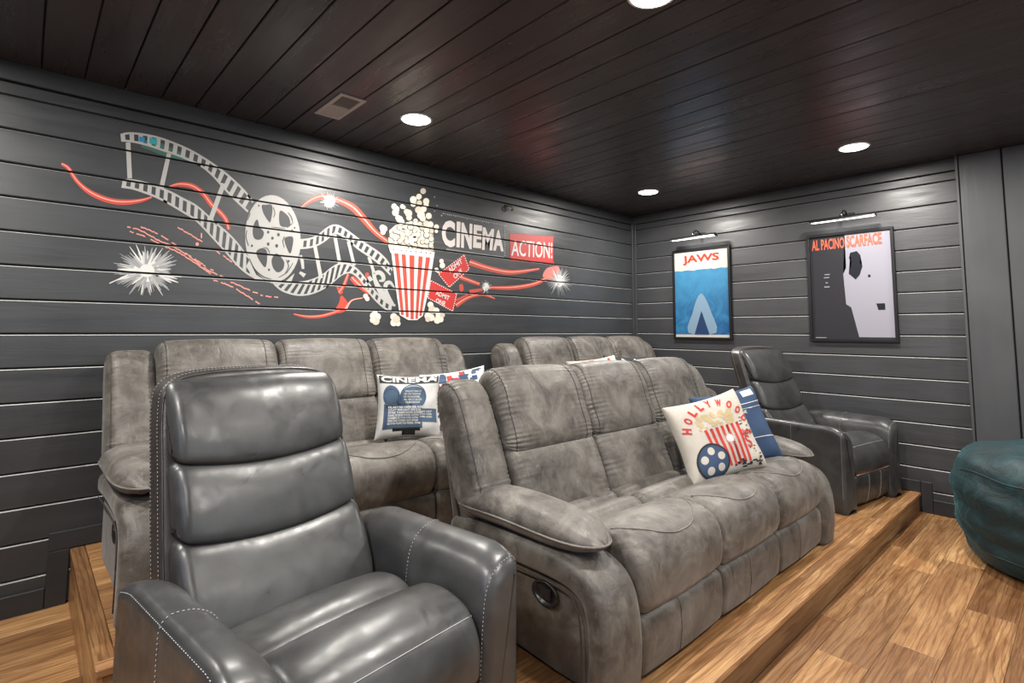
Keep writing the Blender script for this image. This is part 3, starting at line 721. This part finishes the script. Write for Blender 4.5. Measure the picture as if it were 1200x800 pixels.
BUCK = {}; cnt = 0
for part, pc, col, lay, poly in TRACE:
    cnt += 1; BUCK.setdefault((part, pc), []).append((col, lay+.045*(cnt % 20), [wall_pt(*p) for p in poly], [tuple(range(len(poly)))]))
for part, pc, s, col, lay, q, bold in TEXTS:
    pts, fs = text_mesh(s, bold); mp = quad_map([wall_pt(*p) for p in q]); BUCK.setdefault((part, pc), []).append((col, lay, [mp(a, b) for a, b in pts], fs))
for (part, pc), items in BUCK.items():
    bm = bmesh.new(); cols = sorted({i[0] for i in items})
    for col, lay, pts, fs in items:
        vs = [bm.verts.new((x+3.2, -.0006-.0005*lay, z-1.85)) for x, z in pts]
        for f in fs:
            if len(set(f)) > 2:
                try: bm.faces.new([vs[i] for i in f]).material_index = cols.index(col)
                except ValueError: pass
    bmesh.ops.triangulate(bm, faces=[f for f in bm.faces if len(f.verts) > 4])
    # the paint stops at every open joint between boards
    for z in GZ:
        for zz in (z-.0052, z+.0052):
            bmesh.ops.bisect_plane(bm, geom=bm.verts[:]+bm.edges[:]+bm.faces[:], plane_co=(0, 0, zz-1.85), plane_no=(0, 0, 1))
        bmesh.ops.delete(bm, geom=[f for f in bm.faces if abs(f.calc_center_median().z+1.85-z) < .0051], context='FACES')
    for f in bm.faces:
        if f.normal.y > 0: f.normal_flip()
    if not bm.faces: bm.free(); continue
    me = bpy.data.meshes.new(part); bm.to_mesh(me); bm.free()
    for c in cols: me.materials.append(PM[c])
    link(bpy.data.objects.new(part, me), mural)

# ------------------------------------------------------------------ reclining sofas
def sweep(name, path, sec, x0, m, parent, k=6):
    """section (a across x, b along the path normal in the side plane) swept along a side-view path (d,z)"""
    S = cr_open(path, k); V = []; Fs = []; n = len(sec)
    for i, (d, z) in enumerate(S):
        a, b = S[max(0, i-1)], S[min(len(S)-1, i+1)]; tx, tz = b[0]-a[0], b[1]-a[1]; l = math.hypot(tx, tz); nx, nz = -tz/l, tx/l
        for (u, v) in sec: V.append((x0+u, -(d+nx*v), z+nz*v))
    for i in range(len(S)-1):
        for q in range(n): Fs.append((i*n+q, i*n+(q+1) % n, (i+1)*n+(q+1) % n, (i+1)*n+q))
    Fs.append(tuple(range(n))); Fs.append(tuple(range((len(S)-1)*n, len(S)*n)))
    return rawobj(name, V, Fs, m, parent)
SX = lambda x, a, b: (x, -a, b)                       # (x, depth, z) -> local; fronts face -y
def arm_pad(name, xc, m, parent, L0=.15, L1=.905, wd=.114, th=.066, mirror=1, seed=0):
    R = random.Random(seed); nu, nv = 34, 28; V = []; Fs = []
    def P(u, a):
        w_ = wd*(1-abs(u)**5)**.5*(1-.10*max(0, u)**2); h = th*(1-abs(u)**3.2)**.6
        c, s_ = math.cos(a), math.sin(a)
        x = w_*math.copysign(abs(c)**.75, c); zz = h*math.copysign(abs(s_)**.95, s_)*(1.15 if s_ > 0 else .80)
        d = (L0+L1)/2+u*(L1-L0)/2
        cz = .446+.022*math.sin((u+1)*PI/2)+.012*max(0, u)**2
        pk = .004*math.exp(-((1-abs(u))/.12))*math.sin(a*9+u*3)*(1-abs(c))
        if u > .75: pk += .003*math.sin(d*0+a*11)
        return (xc+x, -d, cz+zz+pk)
    us = [-math.cos(PI*i/nu) for i in range(nu+1)]
    for u in us:
        u = max(-.9995, min(.9995, u))
        for k in range(nv): V.append(P(u, 2*PI*k/nv))
    for i in range(nu):
        for k in range(nv): Fs.append((i*nv+k, i*nv+(k+1) % nv, (i+1)*nv+(k+1) % nv, (i+1)*nv+k))
    Fs.append(tuple(range(nv))); Fs.append(tuple(range(nu*nv, (nu+1)*nv)))
    o = rawobj(name, V, Fs, m, parent)
    loop = [P(max(-.999, min(.999, u)), 0) for u in us]+[P(max(-.999, min(.999, u)), PI) for u in reversed(us)]
    tubes('piping', [loop+[loop[0]]], .0042, M_PIPE, o)
    return o
def sofa(label, loc, group=None):
    W_ = 2.10; A = .20; n = 3; cw = (W_-2*A)/n
    t = thing('reclining_sofa', label, 'sofa', loc, 0, group)
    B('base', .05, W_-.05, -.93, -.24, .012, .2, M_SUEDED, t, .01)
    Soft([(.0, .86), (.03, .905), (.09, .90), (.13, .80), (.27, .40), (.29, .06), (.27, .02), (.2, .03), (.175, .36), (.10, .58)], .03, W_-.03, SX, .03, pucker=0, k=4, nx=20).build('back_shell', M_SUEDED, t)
    for sd in (0, 1):
        X = (lambda x: x) if not sd else (lambda x: W_-x)
        F = (lambda x, a, b: (x, -a, b)) if not sd else (lambda x, a, b: (W_-x, -a, b))
        # outer panel and swept arm rail that turns down into the front
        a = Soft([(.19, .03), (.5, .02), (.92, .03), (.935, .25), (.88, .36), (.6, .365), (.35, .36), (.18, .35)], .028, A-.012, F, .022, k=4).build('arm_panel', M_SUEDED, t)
        sec = [(u+A/2, v) for u, v in cr_closed([(-.098, 0), (-.092, .036), (-.06, .052), (0, .055), (.06, .052), (.092, .036), (.098, 0), (.092, -.036), (.06, -.048), (0, -.05), (-.06, -.048), (-.092, -.036)], 2)]
        if sd: sec = [(W_-u, v) for u, v in sec]
        sweep('arm_front', [(.17, .335), (.30, .350), (.5, .362), (.70, .366), (.82, .358), (.895, .325), (.925, .26), (.936, .17), (.934, .09), (.925, .014)], sec, 0, M_SUEDE, t)
        tubes('seam', [[F(.004, d, z) for d, z in cr_open([(.20, .285), (.5, .308), (.78, .312), (.855, .27), (.873, .16), (.870, .03)], 6)]], .0028, M_SEAMD, t)
        arm_pad('arm_pad', X(.098), M_SUEDE, t, seed=sd)
        # wing at the end of the back
        wg = Soft([(.015, .86), (.055, .925), (.12, .935), (.19, .88), (.25, .76), (.31, .62), (.36, .50), (.375, .43), (.26, .40), (.17, .45), (.10, .62), (.04, .76)], .004, A+.004, F, .05, .006, .012, k=15, freq=290, seed=3+sd)
        wo = wg.build('wing', M_SUEDE, t)
        tubes('seam', [[wg.pt(i % len(wg.P), .022, .001) for i in range(4, int(len(wg.P)*.66))]], .0026, M_SEAMD, wo)
        if not sd:
            hn = thing0('recliner_handle', t)
            lathe('cup', [(0, -.004), (.045, -.004), (.049, 0), (.05, .006), (.044, .009), (.040, .004), (.034, -.002), (0, -.003)], M_BLACKPL, t, 28).matrix_local = Matrix.Translation((.020, -.70, .262)) @ Matrix.Rotation(-PI/2, 4, 'Y') @ Matrix.Diagonal((.82, 1.25, 1, 1))
            B('lever', .006, .018, -.732, -.688, .246, .284, M_BLACKPL, t, .005, 2)
    for i in range(n):
        x0, x1 = A+cw*i+.001, A+cw*(i+1)-.001
        s_ = Soft([(.33, .35), (.40, .395), (.455, .405), (.490, .378), (.53, .404), (.585, .410), (.635, .378), (.68, .414), (.76, .448), (.86, .456), (.935, .436), (.978, .38), (.985, .30), (.965, .235), (.90, .205), (.6, .19), (.36, .2)], x0, x1, SX, .045, .012, .006, k=7, nx=40, freq=230, seed=i, crease=(.0024, .86, 26))
        so = s_.build('seat_cushion', M_SUEDE, t)
        # curved welt along the front of the seat, running back along both sides
        n_ = len(s_.P); pick = [k for k in range(n_)]
        def topidx(d): return min((k for k in pick if s_.P[k][1] > .36 or s_.P[k][0] > .95), key=lambda k: abs(s_.P[k][0]-d)+(0 if s_.P[k][1] > .34 else 1))
        path = []
        for q in range(33):
            u = -1+2*q/32; xx = (x0+x1)/2+u*(cw/2-.030)
            d = .950-.13*abs(u)**2.6
            path.append(s_.at_top(d, xx, .0016))
        tubes('welt', [path], .0026, M_PIPE, so)
        f = Soft([(.88, .03), (.955, .025), (.972, .08), (.974, .15), (.960, .205), (.88, .21)], x0+.002, x1-.002, SX, .022, .006, .003, k=5, nx=36, freq=60, seed=i)
        fo = f.build('footrest', M_SUEDE, t)
        tubes('seam', [f.edge(x0+cw*q, 0, 0, .0006, lambda p: p[0] > .90) for q in (.4,)], .0012, M_SEAMD, fo)
        l_ = Soft([(.17, .60), (.25, .655), (.315, .650), (.358, .59), (.395, .50), (.425, .42), (.43, .37), (.38, .33), (.22, .34)], x0, x1, SX, .04, .014, .008, k=12, nx=16, freq=260, seed=10+i).build('lumbar_cushion', M_SUEDE, t)
        u_ = Soft([(.045, .86), (.075, .945), (.13, .982), (.195, .97), (.25, .90), (.290, .79), (.325, .70), (.322, .645), (.26, .625), (.15, .66), (.08, .76)], x0-.001, x1+.001, SX,  .05, .014, .013, k=15, nx=18, freq=290, seed=20+i)
        uo = u_.build('head_cushion', M_SUEDE, t)
        front = lambda p: p[0] > .10 and (p[1] > .9 or p[0] > .22)
        tubes('seam', [u_.edge(x0+.030, 0, 0, .001, front), u_.edge(x1-.075, 0, 0, .0008, front)], .0019, M_SEAMD, uo)
    return t
def thing0(*a): return None
def copy_tree(o, parent=None):
    c = o.copy(); COL.objects.link(c)
    if parent: c.parent = parent; c.matrix_parent_inverse = o.matrix_parent_inverse.copy()
    for ch in o.children: copy_tree(ch, c)
    return c
SG = 'three seat reclining sofas'
s1 = sofa('grey suede three seat recliner sofa on the lower platform with the popcorn cushion', (-3.525, -1.35, .133))
s2 = copy_tree(s1); s2.location = (-4.60, -.075, .25); s2['label'] = 'grey suede three seat recliner sofa under the painted film reel at left'
s3 = copy_tree(s1); s3.location = (-2.135, -.075, .25); s3['label'] = 'grey suede recliner sofa in the back corner, only its back seen over the middle sofa'
for s_ in (s1, s2, s3): s_['group'] = SG

# ------------------------------------------------------------------ leather recliners
def recliner(label, loc, rz):
    W_ = .88; C = W_/2; t = thing('leather_recliner', label, 'armchair', loc, rz, 'leather recliners on the lower platform')
    K = .93; X = lambda x: (x-C)*K; XB = lambda x: (x-C)*.97-.018; LN = .33
    B('base', X(.12), X(W_-.12), -.80, -.26, .0, .12, M_BLACKPL, t, .01)
    lean = lambda z: (1.03-z)*LN
    # outer back frame, rounded upper corners
    ol = cr_closed([(.17, 1.0), (.25, 1.033), (.44, 1.04), (.63, 1.033), (.71, 1.0), (.733, .93), (.742, .75), (.752, .5), (.752, .3), (.74, .12), (.44, .10), (.14, .12), (.128, .3), (.128, .5), (.138, .75), (.147, .93)], 1)
    fb = Soft(ol, 0, .105, lambda e, a, b: (XB(a), -(e+lean(b)), b), .022, k=3, nx=3)
    fo = fb.build('back_frame', M_LEAB, t)
    n_ = len(fb.P); ids = [i for i in range(n_) if fb.P[i][1] > .42]
    st = next(i for i in ids if (i-1) % n_ not in ids); path = []; 
    def frame_path(e, lift):
        out = []; k = st
        while k % n_ in ids and len(out) < n_: out.append(fb.pt(k % n_, e, lift)); k += 1
        return out
    tubes('stitching', dashes(frame_path(.088, .0014))+dashes(frame_path(.030, .0014)), .0009, M_STITCH, fo, 4)
    tubes('piping', [frame_path(.101, .002)], .0030, M_LEA, fo)
    def LF(sag): return lambda x, a, b: (XB(x), -(a+lean(b)-.010*((x-C)/.3)**2), b-sag*(1-((x-C)/.3)**2)*max(0, min(1, (1.02-b)/.10)))
    hd = Soft([(.07, .80), (.065, .97), (.085, 1.003), (.12, 1.010), (.152, .985), (.172, .93), (.178, .87), (.172, .815), (.155, .799), (.11, .797)], .163, .717, LF(.032), .032, .008, .0, k=5, nx=20).build('head_cushion', M_LEA, t)
    md = Soft([(.07, .60), (.07, .785), (.12, .797), (.160, .788), (.180, .74), (.186, .67), (.180, .615), (.160, .599), (.11, .597)], .158, .722, LF(.032), .034, .008, .004, k=5, nx=20, freq=60).build('middle_cushion', M_LEA, t)
    lw = Soft([(.07, .34), (.07, .585), (.12, .597), (.165, .588), (.192, .53), (.212, .45), (.208, .37), (.15, .33)], .150, .730, LF(.032), .036, .012, .003, k=5, nx=20, freq=60).build('lower_cushion', M_LEA, t)
    for ob, zz in ((hd, 0),):
        tubes('stitching', [], .001, M_STITCH, ob) if 0 else None
    for sd in (1, -1):
        # arms: lean-topped section pulled front to back
        def AF(e, a, b, sd=sd):
            drop = .045*max(0, (.36-e)/.16)**1.5+.035*max(0, (e-.80)/.1)**2
            bb = b-drop*(b/.53)
            return (sd*(a-C)*K, -e, bb)
        ar = Soft([(.004, .0), (.0, .30), (.0, .48), (.003, .520), (.014, .536), (.035, .541), (.085, .530), (.128, .495), (.150, .42), (.163, .2), (.163, .0), (.08, -.004)], .23, .905, AF, .035, k=5, nx=22)
        ao = ar.build('arm', M_LEA if 1 else M_LEAB, t)
        # seam lines in pale thread
        n_a = len(ar.P)
        ti = min(range(n_a), key=lambda i: (ar.P[i][0]-.012)**2+(ar.P[i][1]-.522)**2)
        inner = [i for i in range(n_a) if ar.P[i][1] > .05 and ar.P[i][0] > .012]
        top_line = [ar.pt(ti, .24+(.885-.24)*k/24, .0015) for k in range(25)]
        def ringp(x, lift=.0015, lo=.06):
            ii = sorted((i for i in range(n_a) if ar.P[i][1] > lo), key=lambda i: (ti-i) % n_a if False else i); k = next(i for i in ii if (i-1) % n_a not in ii); out = []
            while k % n_a in ii and len(out) < n_a: out.append(ar.pt(k % n_a, x, lift)); k += 1
            return out
        full = ringp(.885); cross = [p for p in ringp(.56) if p[2] > .30]
        paths = dashes(top_line)+dashes([p for p in full])+dashes([p for p in cross])
        tubes('stitching', paths, .0012, M_STITCH, ao, 4)
    rs = Soft([(.36, .30), (.42, .375), (.50, .405), (.575, .405), (.625, .375), (.635, .30), (.62, .2), (.38, .2)], .160, .720, lambda x, a, b: (X(x), -a, b), .04, .016, 0, k=5, nx=20).build('seat_cushion', M_LEA, t)
    fr = Soft([(.622, .36), (.66, .415), (.72, .435), (.79, .432), (.855, .405), (.893, .345), (.90, .28), (.885, .235), (.80, .21), (.63, .2)], .160, .720, lambda x, a, b: (X(x), -a, b), .035, .014, 0, k=5, nx=20)
    fo = fr.build('seat_roll', M_LEA, t)
    k0 = min(range(len(fr.P)), key=lambda i: abs(fr.P[i][0]-.868)+(fr.P[i][1] < .3)*5)
    tubes('stitching', [[fr.pt(k0, .175+.53*q/20, .0012) for q in range(21)]], .0013, M_STITCH, fo, 4)
    ft = Soft([(.78, .035), (.865, .03), (.885, .10), (.892, .17), (.880, .218), (.78, .22)], .166, .714, lambda x, a, b: (X(x), -a, b), .025, .008, 0, k=5, nx=16)
    fo = ft.build('footrest', M_LEA, t)
    tubes('stitching', [[p for p in ft.edge(.166+.548*q, 0, 0, .001, lambda p: p[0] > .83)] for q in (.34, .68)], .0013, M_STITCH, fo, 4)
    tubes('tan_welt', [[(X(.185+.51*q/10), -.892, .224) for q in range(11)]], .005, M_TANTRIM, t)
    return t
r1 = recliner('large charcoal leather recliner with pale stitching in the left foreground', (-4.305, -1.375, .133), math.radians(7.5))
r2 = copy_tree(r1); r2.location = (-.43, -1.43, .133); r2.rotation_euler = (0, 0, math.radians(-9)); r2['label'] = 'charcoal leather recliner beside the poster wall, right of the middle sofa'

# ------------------------------------------------------------------ teal bean bag
def bean_bag(loc):
    prof = cr_open([(.0, .0), (.32, .0), (.45, .012), (.505, .06), (.545, .18), (.56, .32), (.556, .45), (.52, .56), (.43, .625), (.24, .655), (.0, .66)], 6)
    n = 96; V = []; Fs = []; R = random.Random(2); ph = [R.uniform(0, 6) for _ in range(8)]
    for i, (r, z) in enumerate(prof):
        for k in range(n):
            a = 2*PI*k/n; wv = .008*math.sin(3*a+ph[0]+z*5)+.005*math.sin(7*a+ph[1]-z*9)+.006*math.sin(13*a+ph[2]+z*20)
            fold = .009*math.sin(z*34+2.2*math.sin(a*2+ph[3])+a)*math.exp(-((z-.42)/.15)**2)+.010*math.sin(z*50+2*math.sin(a*3))*math.exp(-((z-.15)/.12)**2)
            rr = r*(1+wv*(1 if z > .02 else .3))+(fold if r > .3 and z > .03 else 0)
            zz = z+(.010*math.sin(a*5+r*18+ph[4])+.007*math.sin(a*9-r*30+ph[5]))*(r > .05 and z > .5)
            V.append((max(rr, 0.0005)*math.cos(a), max(rr, .0005)*math.sin(a), max(0, zz)))
    for i in range(len(prof)-1):
        for k in range(n): Fs.append((i*n+k, i*n+(k+1) % n, (i+1)*n+(k+1) % n, (i+1)*n+k))
    t = thing('bean_bag', 'big round teal velvet bean bag on the oak floor at the right edge', 'bean bag', loc)
    b = rawobj('body', V, Fs, M_VELVET, t)
    rows = [min(range(len(prof)), key=lambda i: abs(prof[i][1]-zz)+(prof[i][0] < .4)*9) for zz in (.50, .12)]
    tubes('seam', [[V[r_*n+k % n] for k in range(n+1)] for r_ in rows], .004, M_VELVET, b)
    return t
bean_bag((-.60, -3.30, 0))

# ------------------------------------------------------------------ cushions with printed covers
def cushion(name, label, S, T_, m, mtx, prints, group='printed throw cushions', seed=0, puff=1):
    R = random.Random(seed); ph = [R.uniform(0, 6) for _ in range(6)]; A = S/2
    def P(u, v, side=1, lift=0.0):
        ex = 1-.085*(1-v*v); ey = 1-.085*(1-u*u)
        k = max(0, 1-u**4)**.5*max(0, 1-v**4)**.5
        th = T_*k**.8*(1-.0*u)
        wr = .005*math.sin(6*u+3*v+ph[0])*k+.004*math.sin(9*v-4*u+ph[1])*k+.006*math.exp(-((1-abs(u))+(1-abs(v)))*2.2)*math.sin(10*(u-v)+ph[2])
        return Vector((A*u*ex, -side*(th/2+wr*side*.6+lift), A*v*ey))
    t = thing(name, label, 'cushion', (0, 0, 0), 0, group); t.matrix_world = mtx
    n = 30; V = []; Fs = []
    for sd in (1, -1):
        b0 = len(V)
        for j in range(n+1):
            for i in range(n+1):
                u, v = math.sin((-1+2*i/n)*PI/2), math.sin((-1+2*j/n)*PI/2)
                V.append(P(u, v, sd))
        for j in range(n):
            for i in range(n): q = (b0+j*(n+1)+i, b0+j*(n+1)+i+1, b0+(j+1)*(n+1)+i+1, b0+(j+1)*(n+1)+i); Fs.append(q if sd == 1 else q[::-1])
    me_bm = bmesh.new(); vs = [me_bm.verts.new(p) for p in V]
    for f in Fs: me_bm.faces.new([vs[i] for i in f])
    bmesh.ops.remove_doubles(me_bm, verts=me_bm.verts, dist=.0016); obj('cover', me_bm, m, t, True)
    for nm, polys, mm, lay in prints:
        bm = bmesh.new()
        for poly in polys:
            if isinstance(poly, tuple) and isinstance(poly[0], str):
                s, q, bold = poly; pts, fs = text_mesh(s, bold); mp = q if callable(q) else quad_map(q)
                vv = [bm.verts.new((*mp(a, b), 0)) for a, b in pts]
                for ff in fs:
                    try: bm.faces.new([vv[i] for i in ff])
                    except ValueError: pass
            else: bm.faces.new([bm.verts.new((*p, 0)) for p in poly])
        for k in range(-9, 10):
            for no in ((1, 0, 0), (0, 1, 0)):
                bmesh.ops.bisect_plane(bm, geom=bm.verts[:]+bm.edges[:]+bm.faces[:], plane_co=(no[0]*k/10, no[1]*k/10, 0), plane_no=no)
        bmesh.ops.triangulate(bm, faces=bm.faces)
        for v in bm.verts: v.co = P(max(-.985, min(.985, v.co.x)), max(-.985, min(.985, v.co.y)), 1, .0018+.0006*lay)
        obj(nm, bm, mm, t, True)
    return t
def pose(loc, rz, tilt, spin):      # stands on its bottom edge, leans back by tilt
    return Matrix.Translation(loc) @ Matrix.Rotation(rz, 4, 'Z') @ Matrix.Rotation(-tilt, 4, 'X') @ Matrix.Rotation(spin, 4, 'Y')
M_FRED = cloth('print_red', (.50, .035, .03)); M_FNAVY = cloth('print_navy', (.035, .065, .13)); M_FGREY = cloth('print_slate', (.055, .095, .15)); M_FBLK = cloth('print_black', (.02, .02, .022))
M_FWHT = cloth('print_white', (.58, .575, .56)); M_FCRM = cloth('print_popcorn', (.46, .36, .20)); M_FPINK = cloth('print_salmon', (.62, .22, .18))
circ = lambda cx, cy, rx, ry=None, n=26: [(cx+rx*math.cos(2*PI*k/n), cy+(ry or rx)*math.sin(2*PI*k/n)) for k in range(n)]
def ring(cx, cy, r1_, r2_, n=30, a0=0, a1=2*PI): return [[(cx+r*math.cos(a), cy+r*math.sin(a)) for r, a in ((r1_, a0+(a1-a0)*k/n), (r2_, a0+(a1-a0)*k/n), (r2_, a0+(a1-a0)*(k+1)/n), (r1_, a0+(a1-a0)*(k+1)/n))] for k in range(n)]
def rect(a, b, c, d): return [(a, c), (b, c), (b, d), (a, d)]
R5 = random.Random(5)
# popcorn cushion
stripes = [[(-.42+.155*k, .20), (-.42+.155*k+.078, .205), (-.30+.125*k+.062, -.78), (-.30+.125*k, -.78)] for k in range(7)]
pop = [circ(R5.uniform(-.50, .50), R5.uniform(.22, .56), R5.uniform(.035, .06), None, 9) for _ in range(60)]
burst = [[(.17+.06*math.cos(a-.12), -.14+.06*math.sin(a-.12)), (.17+.24*math.cos(a), -.14+.22*math.sin(a)), (.17+.06*math.cos(a+.12), -.14+.06*math.sin(a+.12))] for a in [2*PI*k/16 for k in range(16)]]
letters = []
for k, ch in enumerate('HOLLYWOOD'):
    a = math.radians(161-k*18.2); cx, cy = 0+.98*math.cos(a)*.88, .02+.95*math.sin(a)*.86; r = a-PI/2; hw, hh = .08, .115
    f_ = lambda x, y: (max(-.95, min(.95, cx+x*math.cos(r)-y*math.sin(r))), max(-.95, min(.95, cy+x*math.sin(r)+y*math.cos(r))))
    letters.append((ch, [f_(-hw*.9, hh*.9), f_(hw*.9, hh*.9), f_(hw*.9, -hh*.9), f_(-hw*.9, -hh*.9)], .05))
lines = []
for k in range(26):
    x_, y_ = R5.uniform(.55, .9), R5.uniform(-.85, .3); l = R5.uniform(.03, .09); lines.append(rect(x_, min(.95, x_+l), y_, y_+.022))
for k in range(22):
    x_, y_ = R5.uniform(.05, .8), R5.uniform(-.93, -.72); l = R5.uniform(.04, .12); lines.append(rect(x_, x_+l, y_, y_+.035))
cushion('throw_cushion', 'cream cushion printed with a red striped popcorn tub, on the middle sofa', .43, .19, M_CREAM,
    pose((-2.16, -1.99, .133+.44+.165), math.radians(-38), math.radians(20), math.radians(-14)),
    [('popcorn_print', pop, M_FCRM, 0), ('stripe_print', stripes, M_FRED, 1), ('burst_print', burst+[circ(.17, -.14, .10)], M_FWHT, 2),
     ('script_print', [('ilms', [(.55, .0), (.90, .0), (.90, -.16), (.55, -.16)], .02), ('S', [(.56, -.18), (.72, -.16), (.74, -.46), (.58, -.48)], .02)], M_FRED, 2),
     ('reel_print', [circ(-.45, -.55, .40)], M_FNAVY, 2), ('reel_window_print', [circ(-.45+.24*math.cos(a), -.55+.24*math.sin(a), .095) for a in (.3, 1.55, 2.8, 4.1, 5.4)], M_CREAM, 3),
     ('reel_rim_print', ring(-.45, -.55, .385, .43), M_FBLK, 3), ('small_print', lines, M_FBLK, 2), ('lettering', letters, M_FRED, 2)], seed=1)
cushion('throw_cushion', 'navy cushion with thin white lines, behind the popcorn cushion on the middle sofa', .44, .14, M_NAVY,
    pose((-1.80, -1.94, .133+.44+.165), math.radians(-30), math.radians(24), math.radians(-9)),
    [('line_print', [rect(-.93, .93, .54, .56), rect(-.93, .93, .40, .42), rect(-.93, .93, -.42, -.40)], M_FWHT, 0), ('patch_print', [rect(.42, .82, .74, .92), rect(-.3, .1, .74, .92)], M_FWHT, 0),
     ('lettering', [('SCENE', [(-.1, .37), (.3, .37), (.3, .28), (-.1, .28)], .01)], M_FWHT, 0)], seed=2)
# cinema cushion: old film camera made up of words
words = 'LIGHT SOUND ACTION SCENE CAMERA TAKE FILM REEL CUT MOVIE STAR SCREEN'.split()
cells = []; wl = []
for r in range(7):
    y_ = -.08-.085*r; x_ = -.68
    while x_ < .28:
        w2 = R5.uniform(.16, .30); wl.append((R5.choice(words), [(x_, y_+.066), (x_+w2-.02, y_+.066), (x_+w2-.02, y_), (x_, y_)], .03)); x_ += w2
for r in range(3):
    y_ = -.22-.085*r
    for x_ in (.34, .56): wl.append((R5.choice(words), [(x_, y_+.06), (x_+.19, y_+.06), (x_+.19, y_), (x_, y_)], .02))
for r in range(5):
    y_ = .44-.09*r; hw = .34*math.sqrt(max(0, 1-((y_-.27)/.30)**2)); x_ = .12-hw+.02
    while x_ < .12+hw-.1: w2 = R5.uniform(.10, .18); wl.append((R5.choice(words), [(x_, y_+.06), (x_+w2-.015, y_+.06), (x_+w2-.015, y_), (x_, y_)], .02)); x_ += w2
cam_shape = [circ(.12, .28, .44, .36), circ(-.58, .30, .27, .36), rect(-.82, .42, -.72, .06), rect(-.4, .1, .0, .3)]
cushion('throw_cushion', 'white cushion with a slate blue film camera and the word CINEMA, on the left sofa', .37, .17, M_FWHT,
    pose((-3.22, -.67, .25+.44+.165), math.radians(-27), math.radians(12), math.radians(1)),
    [('black_band', [rect(-.94, .94, .72, .97)], M_FBLK, 0), ('camera_print', cam_shape+[rect(.42, .92, -.52, -.10)], M_FGREY, 0),
     ('camera_rim', ring(.12, .28, .40, .43)+ring(-.58, .30, .22, .26), M_FNAVY, 1), ('base_print', [rect(-.5, .35, -.80, -.70), rect(-.2, .2, -.93, -.80), rect(-.75, -.35, -.07, .02)], M_FBLK, 1),
     ('word_print', wl, M_FWHT, 2), ('block_print', [rect(-.78, -.68, -.72, 0), rect(.25, .33, -.60, 0)], M_FNAVY, 1),
     ('lettering', [('CINEMA', [(-.88, .95), (.90, .95), (.90, .76), (-.88, .76)], .03)], M_FWHT, 2)], seed=3)
def busy(seed, cols, n=26):
    R_ = random.Random(seed); out = []
    for ci, c in enumerate(cols):
        ps = []
        for _ in range(n//len(cols)):
            x_, y_ = R_.uniform(-.9, .6), R_.uniform(-.85, .9); ps.append(rect(x_, x_+R_.uniform(.08, .32), y_, min(.93, y_+R_.uniform(.05, .16))))
        out.append(('patch_print', ps, c, ci))
    return out
cushion('throw_cushion', 'red, white and slate patterned cushion half hidden at the right end of the left sofa', .44, .14, M_FWHT, pose((-2.79, -.57, .25+.44+.140), math.radians(-30), math.radians(22), math.radians(-8)), busy(11, [M_FNAVY, M_FRED, M_FGREY, M_FNAVY], 130), seed=4)
cushion('throw_cushion', 'pale cushion with red marks, its top edge just over the middle sofa back', .44, .14, M_CREAM, pose((-1.42, -.62, .25+.44+.175), math.radians(-30), math.radians(20), math.radians(-7)), busy(12, [M_FRED, M_FPINK, M_FBLK], 75), seed=5)
cushion('throw_cushion', 'black cushion with a white triangle, tip showing over the middle sofa back', .42, .13, M_BLKCOT, pose((-.96, -.60, .25+.44+.185), math.radians(-25), math.radians(20), math.radians(2)),
    [('triangle_print', [[(-.85, .62), (-.5, .75), (-.85, .90)], [(-.3, .62), (.0, .75), (-.3, .90)], [(.3, .62), (.6, .75), (.3, .90)]], M_FWHT, 0)], seed=6)

# tiny painted, printed and stitched marks that cannot be picked apart singly
for o in bpy.data.objects:
    if o.parent and o.type == 'MESH' and o.name.split('.')[0] in ('stitching', 'popcorn', 'word_print', 'small_print', 'patch_print', 'popcorn_print', 'starburst', 'film_strip', 'lettering_panel', 'burst_print', 'seam', 'lettering', 'light_spot'): o['kind'] = 'stuff'
